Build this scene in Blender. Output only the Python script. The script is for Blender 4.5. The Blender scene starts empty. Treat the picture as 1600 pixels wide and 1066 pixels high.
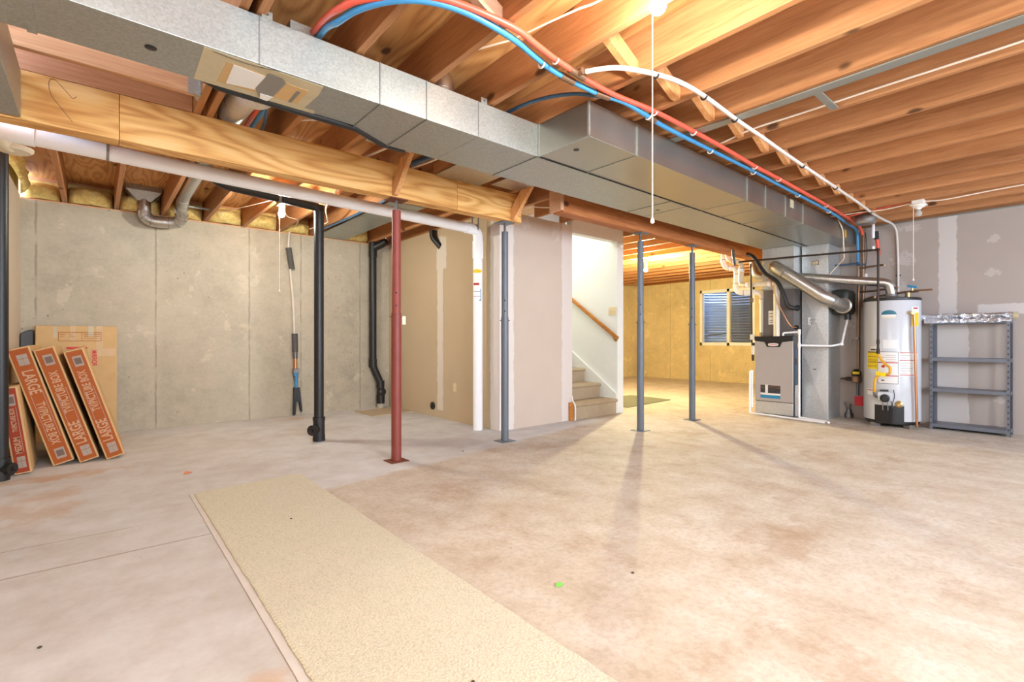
import bpy, bmesh, math, random
from mathutils import Vector, Matrix, noise
random.seed(7)
SC = bpy.context.scene
COL = SC.collection
V = Vector

# ------------------------------------------------------------------ node helpers
class NT:
    def __init__(s, name):
        s.m = bpy.data.materials.new(name); s.m.use_nodes = True
        s.t = s.m.node_tree; s.t.nodes.clear()
        s.out = s.n('ShaderNodeOutputMaterial')
        s.b = s.n('ShaderNodeBsdfPrincipled')
        s.t.links.new(s.b.outputs[0], s.out.inputs[0])
    def n(s, typ, **k):
        q = s.t.nodes.new(typ)
        for a, v in k.items(): setattr(q, a, v)
        return q
    def lk(s, a, sock):
        if hasattr(a, 'is_output'): s.t.links.new(a, sock)
        else:
            try: sock.default_value = a
            except Exception: sock.default_value = (*a, 1.0)
    def ma(s, op, a, b=0.0, c=0.0, clamp=False):
        q = s.n('ShaderNodeMath', operation=op); q.use_clamp = clamp
        s.lk(a, q.inputs[0]); s.lk(b, q.inputs[1]); s.lk(c, q.inputs[2])
        return q.outputs[0]
    def coord(s, kind='Object'): return s.n('ShaderNodeTexCoord').outputs[kind]
    def pos(s): return s.n('ShaderNodeNewGeometry').outputs['Position']
    def xyz(s, v):
        q = s.n('ShaderNodeSeparateXYZ'); s.lk(v, q.inputs[0]); return q.outputs
    def mp(s, v, scale=(1, 1, 1), loc=(0, 0, 0), rnd=0.0):
        q = s.n('ShaderNodeMapping'); s.lk(v, q.inputs[0])
        q.inputs['Scale'].default_value = scale; q.inputs['Location'].default_value = loc
        if rnd:
            r = s.n('ShaderNodeObjectInfo').outputs['Random']
            c = s.n('ShaderNodeCombineXYZ')
            for i, k in enumerate((rnd, rnd * .73, rnd * .41)): s.lk(s.ma('MULTIPLY', r, k), c.inputs[i])
            s.lk(c.outputs[0], q.inputs['Location'])
        return q.outputs[0]
    def noise(s, v, sc, det=4, rough=.55, dist=0.0):
        q = s.n('ShaderNodeTexNoise'); s.lk(v, q.inputs['Vector'])
        q.inputs['Scale'].default_value = sc; q.inputs['Detail'].default_value = det
        q.inputs['Roughness'].default_value = rough; q.inputs['Distortion'].default_value = dist
        return q.outputs[0]
    def voro(s, v, sc, feat='F1', out='Distance', rnd=1.0):
        q = s.n('ShaderNodeTexVoronoi', feature=feat); s.lk(v, q.inputs['Vector'])
        q.inputs['Scale'].default_value = sc; q.inputs['Randomness'].default_value = rnd
        return q.outputs[out]
    def sm(s, x, a, b):
        q = s.n('ShaderNodeMapRange', interpolation_type='SMOOTHSTEP'); s.lk(x, q.inputs[0])
        q.inputs[1].default_value = a; q.inputs[2].default_value = b
        return q.outputs[0]
    def mix(s, f, a, b, mode='MIX'):
        q = s.n('ShaderNodeMix', data_type='RGBA', blend_type=mode)
        s.lk(f, q.inputs[0])
        s.lk(a, q.inputs[6]); s.lk(b, q.inputs[7])
        return q.outputs[2]
    def ramp(s, x, stops):
        q = s.n('ShaderNodeValToRGB'); s.lk(x, q.inputs[0])
        e = q.color_ramp.elements
        while len(e) < len(stops): e.new(.5)
        for i, (p, c) in enumerate(stops): e[i].position = p; e[i].color = (*c, 1)
        return q.outputs[0]
    def bump(s, h, st=.3, d=.01):
        q = s.n('ShaderNodeBump'); s.lk(h, q.inputs['Height'])
        q.inputs['Strength'].default_value = st; q.inputs['Distance'].default_value = d
        s.t.links.new(q.outputs[0], s.b.inputs['Normal'])
    def fin(s, col, rough=.6, metal=0.0, spec=.5):
        s.lk(col, s.b.inputs['Base Color']); s.lk(rough, s.b.inputs['Roughness'])
        s.lk(metal, s.b.inputs['Metallic']); s.b.inputs['Specular IOR Level'].default_value = spec
        return s.m

def L(r, g, b):
    f = lambda c: (c / 255 / 12.92) if c / 255 <= .04045 else ((c / 255 + .055) / 1.055) ** 2.4
    return (f(r), f(g), f(b))

def plain(name, rgb, rough=.5, metal=0.0, spec=.5, var=.06):
    m = NT(name)
    v = m.noise(m.mp(m.coord(), rnd=9), 9, 3)
    d = tuple(c * (1 - var * 2.2) for c in rgb); l = tuple(min(1, c * (1 + var * 2.2)) for c in rgb)
    return m.fin(m.mix(v, d, l), rough, metal, spec)

def wood(name, light, mid, dark, axis='y', knots=True, rough=.62, ring=1.0, cath=False):
    m = NT(name)
    s = {'y': (1, .06, 1), 'x': (.06, 1, 1), 'z': (1, 1, .06)}[axis]
    c = m.mp(m.coord(), s, rnd=37)
    big = m.noise(c, 5, 3, .5, .8)
    wv = m.noise(c, 26 * ring, 5, .62, 1.6)
    fine = m.noise(c, 130, 3, .6, .2)
    v = m.ma('ADD', m.ma('MULTIPLY', wv, .6), m.ma('ADD', m.ma('MULTIPLY', big, .4), m.ma('MULTIPLY', m.ma('SUBTRACT', fine, .5), .25)))
    if cath:
        n = m.noise(m.mp(m.coord(), tuple(q if q == 1 else .16 for q in s), rnd=23), 3.2, 2, .5, .3)
        rg = m.ma('ADD', m.ma('MULTIPLY', m.ma('SINE', m.ma('MULTIPLY', n, 95)), .5), .5)
        v = m.ma('ADD', m.ma('MULTIPLY', v, .62), m.ma('MULTIPLY', m.ma('POWER', rg, .7), .22))
        v = m.ma('ADD', v, .06)
    col = m.ramp(v, [(.3, dark), (.5, mid), (.68, light)])
    if knots:
        k = m.voro(m.mp(m.coord(), {'y': (1, .55, 1), 'x': (.55, 1, 1), 'z': (1, 1, .55)}[axis], rnd=19), 4.6)
        k = m.ma('ADD', k, m.ma('MULTIPLY', m.ma('SUBTRACT', m.noise(m.coord(), 14, 2), .5), .06))
        col = m.mix(m.sm(k, .15, .06), col, tuple(q * .32 for q in dark))
    r = m.n('ShaderNodeObjectInfo').outputs['Random']
    hs = m.n('ShaderNodeHueSaturation'); m.lk(col, hs.inputs['Color'])
    m.lk(m.ma('ADD', m.ma('MULTIPLY', r, .26), .87), hs.inputs['Value'])
    m.bump(v, .12, .004)
    return m.fin(hs.outputs[0], rough, 0, .3)

M = {}
M['fir'] = wood('fir_joist', L(192, 138, 92), L(176, 122, 78), L(150, 98, 60), 'y')
M['firx'] = wood('fir_crosswise', L(226, 178, 134), L(208, 156, 114), L(178, 126, 90), 'x')
M['firz'] = wood('fir_upright', L(232, 178, 122), L(216, 156, 100), L(190, 128, 76), 'z', False)
M['ply'] = wood('plywood_face', L(236, 194, 130), L(222, 168, 98), L(192, 130, 66), 'x', False, .55, .5, True)
M['plypale'] = wood('pale_board', L(226, 182, 150), L(212, 164, 130), L(190, 138, 104), 'x', True)
M['beamdark'] = wood('old_beam', L(190, 124, 74), L(168, 102, 58), L(138, 78, 42), 'x')
M['subfloor'] = wood('subfloor_sheet', L(220, 170, 110), L(204, 148, 90), L(170, 116, 66), 'y', True, .7, 1.0, True)
M['oak'] = wood('oak_rail', L(206, 142, 70), L(186, 120, 52), L(150, 90, 36), 'y', False, .3)

def galv(name, base, rough=.38, metal=.9, sp=95):
    m = NT(name)
    c = m.coord()
    v = m.voro(c, sp, 'F1', 'Color')
    g = m.n('ShaderNodeSeparateColor'); m.lk(v, g.inputs[0])
    n = m.noise(c, 3.5, 4)
    f = m.ma('ADD', m.ma('MULTIPLY', g.outputs[0], .6), m.ma('MULTIPLY', n, .4))
    col = m.mix(f, tuple(q * .78 for q in base), tuple(min(1, q * 1.14) for q in base))
    ro = m.ma('ADD', m.ma('MULTIPLY', g.outputs[1], .06), m.ma('ADD', m.ma('MULTIPLY', n, .14), rough - .08))
    m.bump(m.noise(c, 5, 2), .06, .02)
    return m.fin(col, ro, metal, .5)
M['galv'] = galv('galvanized_sheet', (.44, .455, .42), .42, .78, 120)
def smoothsteel():
    m = NT('galvanized_smooth'); c = m.coord(); n = m.noise(c, 3, 3)
    return m.fin(m.mix(m.ma('ADD', m.ma('MULTIPLY', n, .6), m.ma('MULTIPLY', m.noise(c, 70, 4, .75), .4)), (.32, .31, .27), (.52, .51, .45)), m.ma('ADD', m.ma('MULTIPLY', n, .16), .26), .92, .5)
M['galvshiny'] = smoothsteel()
M['galvlight'] = galv('galvanized_bright', (.66, .67, .66), .46, .72, 120)
M['galvdark'] = galv('galvanized_weathered', (.42, .415, .40), .36)
M['galvpipe'] = galv('galvanized_round', (.58, .565, .53), .3, .95)
M['cleat'] = plain('cleat_steel', (.33, .33, .33), .4, .8)
M['track'] = plain('track_steel', L(150, 150, 142), .45, .5)
M['black'] = plain('black_plastic', L(30, 28, 28), .42)
M['blackmatte'] = plain('black_rubber', L(22, 21, 22), .75)
M['iron'] = plain('black_iron_pipe', L(58, 44, 36), .5, .4)
M['pvc'] = plain('white_pvc', L(250, 250, 252), .35, 0, .5, .02)
M['pvcband'] = plain('purple_primer', L(120, 112, 140), .5)
M['cpvc'] = plain('cream_pipe', L(226, 214, 190), .4, 0, .5, .03)
M['red'] = plain('red_tubing', L(222, 88, 66), .4)
M['blue'] = plain('blue_tubing', L(62, 136, 186), .4)
M['bluedark'] = plain('blue_grey_tubing', L(52, 84, 112), .4)
M['whitetube'] = plain('white_conduit', L(214, 206, 196), .45, 0, .5, .03)
M['cable'] = plain('white_cable', L(232, 216, 196), .5)
M['brass'] = plain('brass', (.62, .45, .22), .32, 1.0)
M['copper'] = plain('copper', (.60, .28, .14), .36, 1.0)
M['copperdull'] = plain('tarnished_copper', (.30, .18, .11), .45, .8)
M['primer'] = plain('red_primer_steel', L(140, 62, 50), .55)
M['primershade'] = plain('red_primer_shaded', L(128, 56, 46), .5)  # red primer darkened so the lower sleeve looks shaded
M['greysteel'] = plain('grey_painted_steel', L(100, 106, 114), .42)
M['shelfsteel'] = plain('shelf_grey_steel', L(112, 116, 126), .4, .25)
M['screw'] = plain('dark_screw_steel', (.18, .17, .17), .4, .9)
M['whitepaint'] = plain('white_paint', L(230, 231, 224), .5, 0, .4, .012)
M['porcelain'] = plain('porcelain', L(236, 230, 220), .3)
M['string'] = plain('pull_string', L(240, 232, 214), .7)
M['ivory'] = plain('ivory_plate', L(226, 206, 160), .4)
M['enamel'] = plain('heater_enamel', L(204, 205, 208), .22, 0, .6, .01)
M['furnace'] = plain('furnace_grey', L(178, 170, 164), .42, .15, .5, .02)
M['furnaceside'] = plain('furnace_dark_grey', L(82, 80, 80), .5, .2)
M['coil'] = plain('coil_cabinet_grey', L(104, 98, 96), .55, .1)
M['yellowhose'] = plain('yellow_gas_hose', L(226, 170, 50), .4)
M['yellowtag'] = plain('yellow_paper', L(238, 206, 20), .6)
M['redtag'] = plain('red_paper', L(206, 40, 56), .6)
M['paper'] = plain('white_paper', L(232, 230, 226), .6, 0, .3, .02)
M['ink'] = plain('dark_ink', L(60, 58, 60), .7)
M['redink'] = plain('red_ink', L(190, 48, 40), .7)
M['inkblue'] = plain('blue_ink', L(36, 132, 176), .6)
M['inkgreen'] = plain('teal_label', L(40, 110, 130), .4)
M['tape'] = plain('tan_duct_tape', L(194, 180, 146), .45, 0, .5, .1)
M['tapegrey'] = plain('silver_tape', L(150, 146, 140), .35, .5)
M['foamgrey'] = plain('grey_foam_sleeve', L(82, 80, 76), .8)
M['kraft'] = plain('kraft_cardboard', L(204, 168, 118), .75, 0, .2, .05)
M['kraftedge'] = plain('cardboard_edge', L(206, 176, 136), .8)
M['orange'] = plain('orange_print', L(166, 82, 20), .6, 0, .3, .06)
M['orangered'] = plain('deep_orange_print', L(156, 56, 20), .6, 0, .3, .06)
M['tanink'] = plain('tan_lettering', L(196, 150, 112), .7)
M['greyink'] = plain('grey_label_print', L(168, 146, 128), .7)
M['greyinkdark'] = plain('grey_label_dark', L(112, 92, 78), .7)
M['leaf'] = plain('green_scrap', L(120, 200, 90), .6)
M['orangescrap'] = plain('orange_scrap', L(226, 140, 100), .6)
M['pebble'] = plain('dark_pebble', L(70, 62, 58), .8)
M['windowframe'] = plain('window_vinyl', L(244, 242, 234), .4)
M['rust'] = plain('rusty_plate', L(120, 66, 46), .7, .2)
M['humid'] = plain('dark_green_black_casing', L(42, 46, 40), .4)

def bulbmat(name, rgb, st):
    m = NT(name)
    e = m.n('ShaderNodeEmission'); e.inputs[0].default_value = (*rgb, 1); e.inputs[1].default_value = st
    m.t.links.new(e.outputs[0], m.out.inputs[0]); return m.m

def concrete_wall(name, tint, seams, axis, dark=.0):
    m = NT(name); p = m.pos(); X = m.xyz(p); a = X[0] if axis == 'x' else X[1]
    big = m.noise(p, 1.3, 5, .6); mid = m.noise(p, 6, 5, .6); fine = m.noise(p, 60, 3)
    sp = m.noise(p, 24, 6, .75)
    v = m.ma('ADD', m.ma('MULTIPLY', big, .42), m.ma('ADD', m.ma('MULTIPLY', mid, .3), m.ma('ADD', m.ma('MULTIPLY', fine, .08), m.ma('MULTIPLY', sp, .2))))
    col = m.ramp(v, [(.3, tuple(q * .72 for q in tint)), (.5, tint), (.68, tuple(min(1, q * 1.18) for q in tint))])
    # pale spalled patches and dark bug holes
    pt = m.sm(m.noise(p, 3.1, 6, .7), .585, .64)
    col = m.mix(m.ma('MULTIPLY', pt, .45), col, tuple(min(1, q * 1.4) for q in tint))
    bh = m.voro(p, 13); msk = m.sm(m.noise(p, 1.7, 2), .5, .62)
    col = m.mix(m.ma('MULTIPLY', m.ma('MULTIPLY', m.sm(bh, .13, .05), msk), .85), col, tuple(q * .28 for q in tint))
    wob = m.ma('MULTIPLY', m.ma('SUBTRACT', m.noise(p, 7, 3), .5), .02)
    h = v
    for sx in seams:
        d = m.ma('ABSOLUTE', m.ma('SUBTRACT', m.ma('ADD', a, wob), sx))
        f = m.ma('MULTIPLY', m.sm(d, .014, .002), m.sm(m.noise(p, 4, 3), .3, .55))
        col = m.mix(m.ma('MULTIPLY', f, .62), col, tuple(q * .3 for q in tint))
        pale = m.ma('MULTIPLY', m.sm(d, .11, .0), .18)
        col = m.mix(pale, col, tuple(min(1, q * 1.25) for q in tint))
    m.bump(m.ma('ADD', mid, m.ma('MULTIPLY', fine, .4)), .25, .01)
    return m.fin(col, .88, 0, .25)
M['concB'] = concrete_wall('poured_concrete', L(180, 170, 150), (-.46, .51, 1.46, 2.08, 2.9), 'x')
M['concF'] = concrete_wall('poured_concrete_far', L(212, 194, 148), (6.98, 5.9), 'y')

def drywall(name, base, mud, bands, dabs=(), nrm='x'):
    """bands: (axis, centre, half width, lo, hi other axis); dabs: (horizontal, z, rh, rz)."""
    m = NT(name); p = m.pos(); X = m.xyz(p); hx = X[1] if nrm == 'x' else X[0]; z = X[2]
    n1 = m.noise(p, 2.5, 3); n2 = m.noise(p, 9, 4, .6)
    col = m.mix(n1, tuple(q * .93 for q in base), tuple(min(1, q * 1.06) for q in base))
    w = m.ma('MULTIPLY', m.ma('SUBTRACT', n2, .5), .055)
    mask = None
    for ax, c, hw, lo, hi in bands:
        a, o = (hx, z) if ax == 'v' else (z, hx)
        d = m.ma('ABSOLUTE', m.ma('SUBTRACT', a, c))
        f = m.sm(m.ma('ADD', d, w), hw, hw - .012)
        f = m.ma('MULTIPLY', f, m.ma('MULTIPLY', m.sm(o, lo - .01, lo + .01), m.sm(o, hi + .01, hi - .01)))
        mask = f if mask is None else m.ma('MAXIMUM', mask, f)
    for (c, cz, rh, rz) in dabs:
        d = m.ma('ADD', m.ma('POWER', m.ma('DIVIDE', m.ma('SUBTRACT', hx, c), rh), 2), m.ma('POWER', m.ma('DIVIDE', m.ma('SUBTRACT', z, cz), rz), 2))
        f = m.ma('MULTIPLY', m.sm(m.ma('ADD', d, m.ma('MULTIPLY', m.ma('SUBTRACT', m.noise(p, 16, 5, .7), .5), 6)), 1.0, .3), .5)
        mask = f if mask is None else m.ma('MAXIMUM', mask, f)
    if mask is not None: col = m.mix(m.ma('MULTIPLY', mask, .92), col, mud)
    m.bump(n2, .05, .005)
    return m.fin(col, .75, 0, .25)
MUD = L(226, 216, 200)
M['dryL'] = drywall('drywall_tan', L(200, 180, 148), MUD, [('v', 5.36, .075, .1, 2.32), ('v', 4.22, .1, 0, 2.5), ('v', 5.33, .12, 1.9, 2.3)], (), 'x')
M['dryF'] = drywall('drywall_front', L(204, 186, 168), L(224, 214, 206), [('v', 3.42, .14, 0, 2.5), ('v', 4.44, .12, 0, 2.5)], [(3.72, 2.33, .09, .07), (4.22, 2.3, .09, .12)], 'y')
M['dryR'] = drywall('drywall_right', L(174, 161, 151), L(206, 198, 191), [('v', 1.03, .085, -1, 2.45), ('h', 1.33, .06, -3, .78), ('v', 1.0, .15, .0, 1.25)],
                    [(1.38, 2.33, .12, .05), (1.42, 1.98, .13, .09), (.66, 2.1, .06, .05), (.66, 1.72, .07, .05), (.62, .35, .05, .05), (1.46, 1.62, .12, .1), (1.98, 1.28, .1, .12)], 'x')
M['dryA'] = drywall('drywall_plain', L(206, 190, 166), MUD, [('v', 4.5, .08, 0, 2.5)], (), 'x')

def floor_mat():
    m = NT('basement_slab'); p = m.pos(); X = m.xyz(p)
    big = m.noise(p, .9, 5, .6); mid = m.noise(p, 4.5, 6, .65); fine = m.noise(p, 90, 3)
    st = m.noise(m.mp(p, (1.5, 1.1, 1)), 2.4, 8, .72, .15)
    grey = m.ramp(m.ma('ADD', m.ma('MULTIPLY', big, .5), m.ma('MULTIPLY', mid, .5)),
                  [(.34, L(190, 184, 178)), (.5, L(207, 206, 204)), (.62, L(219, 220, 221))])
    warm = m.ramp(m.ma('ADD', m.ma('MULTIPLY', st, .65), m.ma('MULTIPLY', mid, .35)),
                  [(.33, L(176, 158, 137)), (.45, L(198, 186, 168)), (.56, L(209, 201, 187)), (.7, L(219, 214, 205))])
    wob = m.ma('MULTIPLY', m.ma('SUBTRACT', m.noise(p, 6, 4), .5), .14)
    # stained half: right of x=1.15, nearer than a slanting edge, up to the stair corner
    e1 = m.sm(m.ma('ADD', X[0], m.ma('MULTIPLY', wob, .2)), 1.12, 1.15)
    edge = m.ma('ADD', m.ma('MULTIPLY', X[0], .17), 3.08)
    e2 = m.sm(m.ma('SUBTRACT', m.ma('ADD', X[1], wob), edge), .06, -.04)
    right = m.sm(m.ma('ADD', X[0], wob), 4.6, 4.9)
    k = m.ma('MULTIPLY', e1, m.ma('MAXIMUM', e2, right))
    col = m.mix(k, grey, warm)
    # brown wear marks
    wear = m.ma('MULTIPLY', m.sm(m.noise(m.mp(p, (1, 1.2, 1), (3, 1, 0)), 1.5, 8, .76), .52, .66), k)
    col = m.mix(m.ma('MULTIPLY', wear, .5), col, L(168, 138, 110))
    # rust by the boxes and bottom edge
    def spot(cx, cy, rx, ry, c, a):
        d = m.ma('ADD', m.ma('POWER', m.ma('DIVIDE', m.ma('SUBTRACT', X[0], cx), rx), 2), m.ma('POWER', m.ma('DIVIDE', m.ma('SUBTRACT', X[1], cy), ry), 2))
        return m.ma('MULTIPLY', m.sm(m.ma('ADD', d, m.ma('MULTIPLY', m.ma('SUBTRACT', mid, .5), 5)), 1.2, -.2), a)
    for s in ((-.2, 4.85, .45, .14, 0, .5), (.36, 1.52, .14, .08, 0, .4), (-.1, 1.75, .1, .12, 0, .4), (1.95, 6.5, .3, .12, 0, .4), (-.28, 4.1, .2, .5, 0, .3)):
        col = m.mix(spot(*s), col, L(204, 152, 92))
    # control joints
    d = m.ma('ABSOLUTE', m.ma('SUBTRACT', m.ma('ADD', X[1], m.ma('MULTIPLY', wob, .04)), 2.925))
    j = m.ma('MULTIPLY', m.sm(d, .012, .003), m.sm(X[0], .46, .44))
    d2 = m.ma('ABSOLUTE', m.ma('SUBTRACT', X[1], 3.3)); j2 = m.ma('MULTIPLY', m.sm(d2, .007, .002), m.sm(X[0], .2, .1))
    d3 = m.ma('ABSOLUTE', m.ma('SUBTRACT', X[0], 5.0)); j3 = m.ma('MULTIPLY', m.sm(d3, .008, .002), m.sm(X[1], 3.1, 3.2))
    d4 = m.ma('ABSOLUTE', m.ma('SUBTRACT', m.ma('ADD', X[0], m.ma('MULTIPLY', wob, .05)), 1.14)); j4 = m.ma('MULTIPLY', m.sm(d4, .012, .003), m.sm(X[1], 3.35, 3.3))
    col = m.mix(m.ma('MULTIPLY', m.ma('MAXIMUM', m.ma('MAXIMUM', j, j4), m.ma('MAXIMUM', j2, j3)), .5), col, L(132, 104, 84))
    sp = m.ma('MULTIPLY', m.sm(m.voro(p, 5.5), .045, .02), m.sm(m.noise(p, 2.3, 2), .5, .6))
    col = m.mix(m.ma('MULTIPLY', sp, .6), col, L(90, 76, 66))
    g2 = m.noise(p, 38, 4, .7)
    col = m.mix(m.ma('MULTIPLY', m.sm(g2, .45, .62), m.ma('ADD', m.ma('MULTIPLY', k, .16), .05)), col, L(150, 130, 110))
    m.bump(m.ma('ADD', mid, m.ma('MULTIPLY', fine, m.ma('ADD', m.ma('MULTIPLY', k, .7), .2))), .18, .006)
    return m.fin(col, m.ma('ADD', m.ma('MULTIPLY', mid, .25), .55), 0, .3)
M['floor'] = floor_mat()

def carpet(name, rgb, sc=130, mott=.35, bmp=.7):
    m = NT(name); p = m.pos()
    v = m.voro(p, sc); n = m.noise(p, 2.2, 4); f = m.noise(p, 14, 4)
    c = m.mix(v, tuple(min(1, q * 1.08) for q in rgb), tuple(q * .8 for q in rgb))
    c = m.mix(m.ma('MULTIPLY', m.sm(m.ma('ADD', m.ma('MULTIPLY', n, .6), m.ma('MULTIPLY', f, .4)), .42, .62), mott), c, tuple(q * .7 for q in rgb))
    m.bump(v, bmp, .004)
    return m.fin(c, .95, 0, .1)
M['runner'] = carpet('loop_pile_runner', L(220, 216, 196), 120, .12, .4)
M['runneredge'] = plain('runner_edge_strip', L(216, 212, 208), .8)
M['staircarpet'] = carpet('stair_carpet', L(186, 164, 134), 160)
M['matgrey'] = carpet('flat_mat', L(124, 128, 108), 90)
M['matbrown'] = plain('floor_cover_plate', L(190, 172, 144), .7)

def insul():
    m = NT('fiberglass_batt'); p = m.mp(m.coord(), rnd=5)
    v = m.noise(p, 9, 5, .7, .8); w = m.noise(p, 26, 4, .7)
    c = m.ramp(m.ma('ADD', m.ma('MULTIPLY', v, .6), m.ma('MULTIPLY', w, .4)), [(.34, L(186, 142, 92)), (.44, L(226, 196, 122)), (.58, L(242, 222, 146)), (.7, L(248, 236, 184))])
    m.bump(w, .5, .02)
    return m.fin(c, .95, 0, .1)
M['insul'] = insul()

def corrug():
    m = NT('well_steel'); return m.fin(L(168, 184, 206), .35, .5)
M['corrug'] = corrug()

def foil():
    m = NT('foil_facing'); p = m.coord(); v = m.voro(p, 16, 'F1'); n = m.noise(p, 22, 4, .7, 1.0)
    m.bump(m.ma('ADD', v, n), .9, .03)
    return m.fin((.78, .8, .85), .22, .95)
M['foil'] = foil()

def glass():
    m = NT('window_glass')
    t = m.n('ShaderNodeBsdfTransparent'); g = m.n('ShaderNodeBsdfGlossy'); g.inputs['Roughness'].default_value = .03
    f = m.n('ShaderNodeFresnel'); f.inputs[0].default_value = 1.45
    x = m.n('ShaderNodeMixShader'); m.t.links.new(f.outputs[0], x.inputs[0]); m.t.links.new(t.outputs[0], x.inputs[1]); m.t.links.new(g.outputs[0], x.inputs[2])
    m.t.links.new(x.outputs[0], m.out.inputs[0]); return m.m
M['glass'] = glass()
def screen():
    m = NT('insect_screen')
    t = m.n('ShaderNodeBsdfTransparent'); g = m.n('ShaderNodeBsdfDiffuse'); g.inputs[0].default_value = (*L(84, 84, 90), 1)
    x = m.n('ShaderNodeMixShader'); x.inputs[0].default_value = .52
    m.t.links.new(t.outputs[0], x.inputs[1]); m.t.links.new(g.outputs[0], x.inputs[2])
    m.t.links.new(x.outputs[0], m.out.inputs[0]); return m.m
M['screen'] = screen()
def clearglass():
    m = NT('clear_bulb_glass'); m.b.inputs['Transmission Weight'].default_value = .6
    return m.fin(L(226, 224, 220), .15)
M['bulboff'] = clearglass()

# ------------------------------------------------------------------ mesh helpers
class MB:
    def __init__(s): s.v = []; s.f = []
    def add(s, vs, fs):
        o = len(s.v); s.v += [V(q) for q in vs]; s.f += [tuple(i + o for i in f) for f in fs]; return s
    def box(s, x0, y0, z0, x1, y1, z1):
        return s.obox(V(((x0 + x1) / 2, (y0 + y1) / 2, (z0 + z1) / 2)), V((1, 0, 0)), V((0, 1, 0)), V((0, 0, 1)), abs(x1 - x0) / 2, abs(y1 - y0) / 2, abs(z1 - z0) / 2)
    def obox(s, c, u, v, w, a, b, d):
        c = V(c); u = V(u).normalized() * a; v = V(v).normalized() * b; w = V(w).normalized() * d
        q = [c + i * u + j * v + k * w for k in (-1, 1) for j in (-1, 1) for i in (-1, 1)]
        return s.add(q, [(0, 2, 3, 1), (4, 5, 7, 6), (0, 1, 5, 4), (2, 6, 7, 3), (0, 4, 6, 2), (1, 3, 7, 5)])
    def bar(s, p0, p1, w, h, up=(0, 0, 1)):
        p0 = V(p0); p1 = V(p1); d = (p1 - p0); l = d.length; d.normalize(); sd = d.cross(V(up))
        if sd.length < 1e-4: sd = d.cross(V((1, 0, 0)))
        sd.normalize(); u = sd.cross(d)
        return s.obox((p0 + p1) / 2, d, sd, u, l / 2, w / 2, h / 2)
    def prism(s, poly, ext):
        n = len(poly); e = V(ext); a = [V(p) for p in poly]
        return s.add(a + [p + e for p in a], [tuple(range(n))[::-1], tuple(range(n, 2 * n))] + [(i, (i + 1) % n, (i + 1) % n + n, i + n) for i in range(n)])
    def tube(s, pts, r, n=10, cap=True):
        P = [V(p) for p in pts]; m = len(P)
        rs = r if isinstance(r, (list, tuple)) else [r] * m
        T = []
        for i in range(m):
            t = (P[min(i + 1, m - 1)] - P[max(i - 1, 0)])
            T.append(t.normalized() if t.length > 1e-9 else (T[-1] if T else V((0, 0, 1))))
        nr = T[0].orthogonal().normalized(); vs = []
        for i in range(m):
            nr = (nr - T[i] * nr.dot(T[i]))
            nr = nr.normalized() if nr.length > 1e-6 else T[i].orthogonal().normalized()
            bn = T[i].cross(nr)
            for k in range(n):
                a = 2 * math.pi * k / n
                vs.append(P[i] + (nr * math.cos(a) + bn * math.sin(a)) * rs[i])
        fs = [(i * n + k, i * n + (k + 1) % n, (i + 1) * n + (k + 1) % n, (i + 1) * n + k) for i in range(m - 1) for k in range(n)]
        if cap: fs += [tuple(range(n))[::-1], tuple(range((m - 1) * n, m * n))]
        return s.add(vs, fs)
    def cyl(s, p0, p1, r, r1=None, n=20): return s.tube([p0, p1], [r, r if r1 is None else r1], n)
    def lathe(s, c, prof, axis=(0, 0, 1), n=28):
        a = V(axis).normalized(); c = V(c)
        return s._lathe(c, a, prof, n)
    def _lathe(s, c, a, prof, n):
        u = a.orthogonal().normalized(); w = a.cross(u); vs = []
        for r, z in prof:
            for k in range(n):
                t = 2 * math.pi * k / n
                vs.append(c + a * z + (u * math.cos(t) + w * math.sin(t)) * max(r, 1e-4))
        m = len(prof)
        fs = [(i * n + k, i * n + (k + 1) % n, (i + 1) * n + (k + 1) % n, (i + 1) * n + k) for i in range(m - 1) for k in range(n)]
        fs += [tuple(range(n))[::-1], tuple(range((m - 1) * n, m * n))]
        return s.add(vs, fs)
    def sphere(s, c, r, n=20, sq=1.0):
        k = n // 2
        return s._lathe(V(c), V((0, 0, 1)), [(r * math.sin(math.pi * i / k), -r * sq * math.cos(math.pi * i / k)) for i in range(k + 1)], n)
    def build(s, name, mat, parent=None, org=None, bevel=0.0, smooth=True, ang=35, kind=None):
        o = V(org) if org is not None else (V(parent['_o']) if parent is not None and '_o' in parent else V((0, 0, 0)))
        if parent is None and org is None and s.v:
            xs = [q.x for q in s.v]; ys = [q.y for q in s.v]; zs = [q.z for q in s.v]
            o = V(((min(xs) + max(xs)) / 2, (min(ys) + max(ys)) / 2, min(zs)))
        me = bpy.data.meshes.new(name)
        me.from_pydata([tuple(q - o) for q in s.v], [], s.f)
        bm = bmesh.new(); bm.from_mesh(me)
        bmesh.ops.recalc_face_normals(bm, faces=bm.faces[:])
        bm.to_mesh(me); bm.free()
        me.materials.append(M[mat] if isinstance(mat, str) else mat)
        if smooth:
            me.polygons.foreach_set('use_smooth', [True] * len(me.polygons)); me.set_sharp_from_angle(angle=math.radians(ang))
        ob = bpy.data.objects.new(name, me); COL.objects.link(ob)
        if parent is not None: ob.parent = parent; ob['_o'] = tuple(o)
        else: ob.location = o; ob['_o'] = tuple(o)
        if bevel:
            b = ob.modifiers.new('edge', 'BEVEL'); b.width = bevel; b.segments = 2; b.limit_method = 'ANGLE'; b.angle_limit = math.radians(40)
        if kind: ob['kind'] = kind
        return ob

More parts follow.
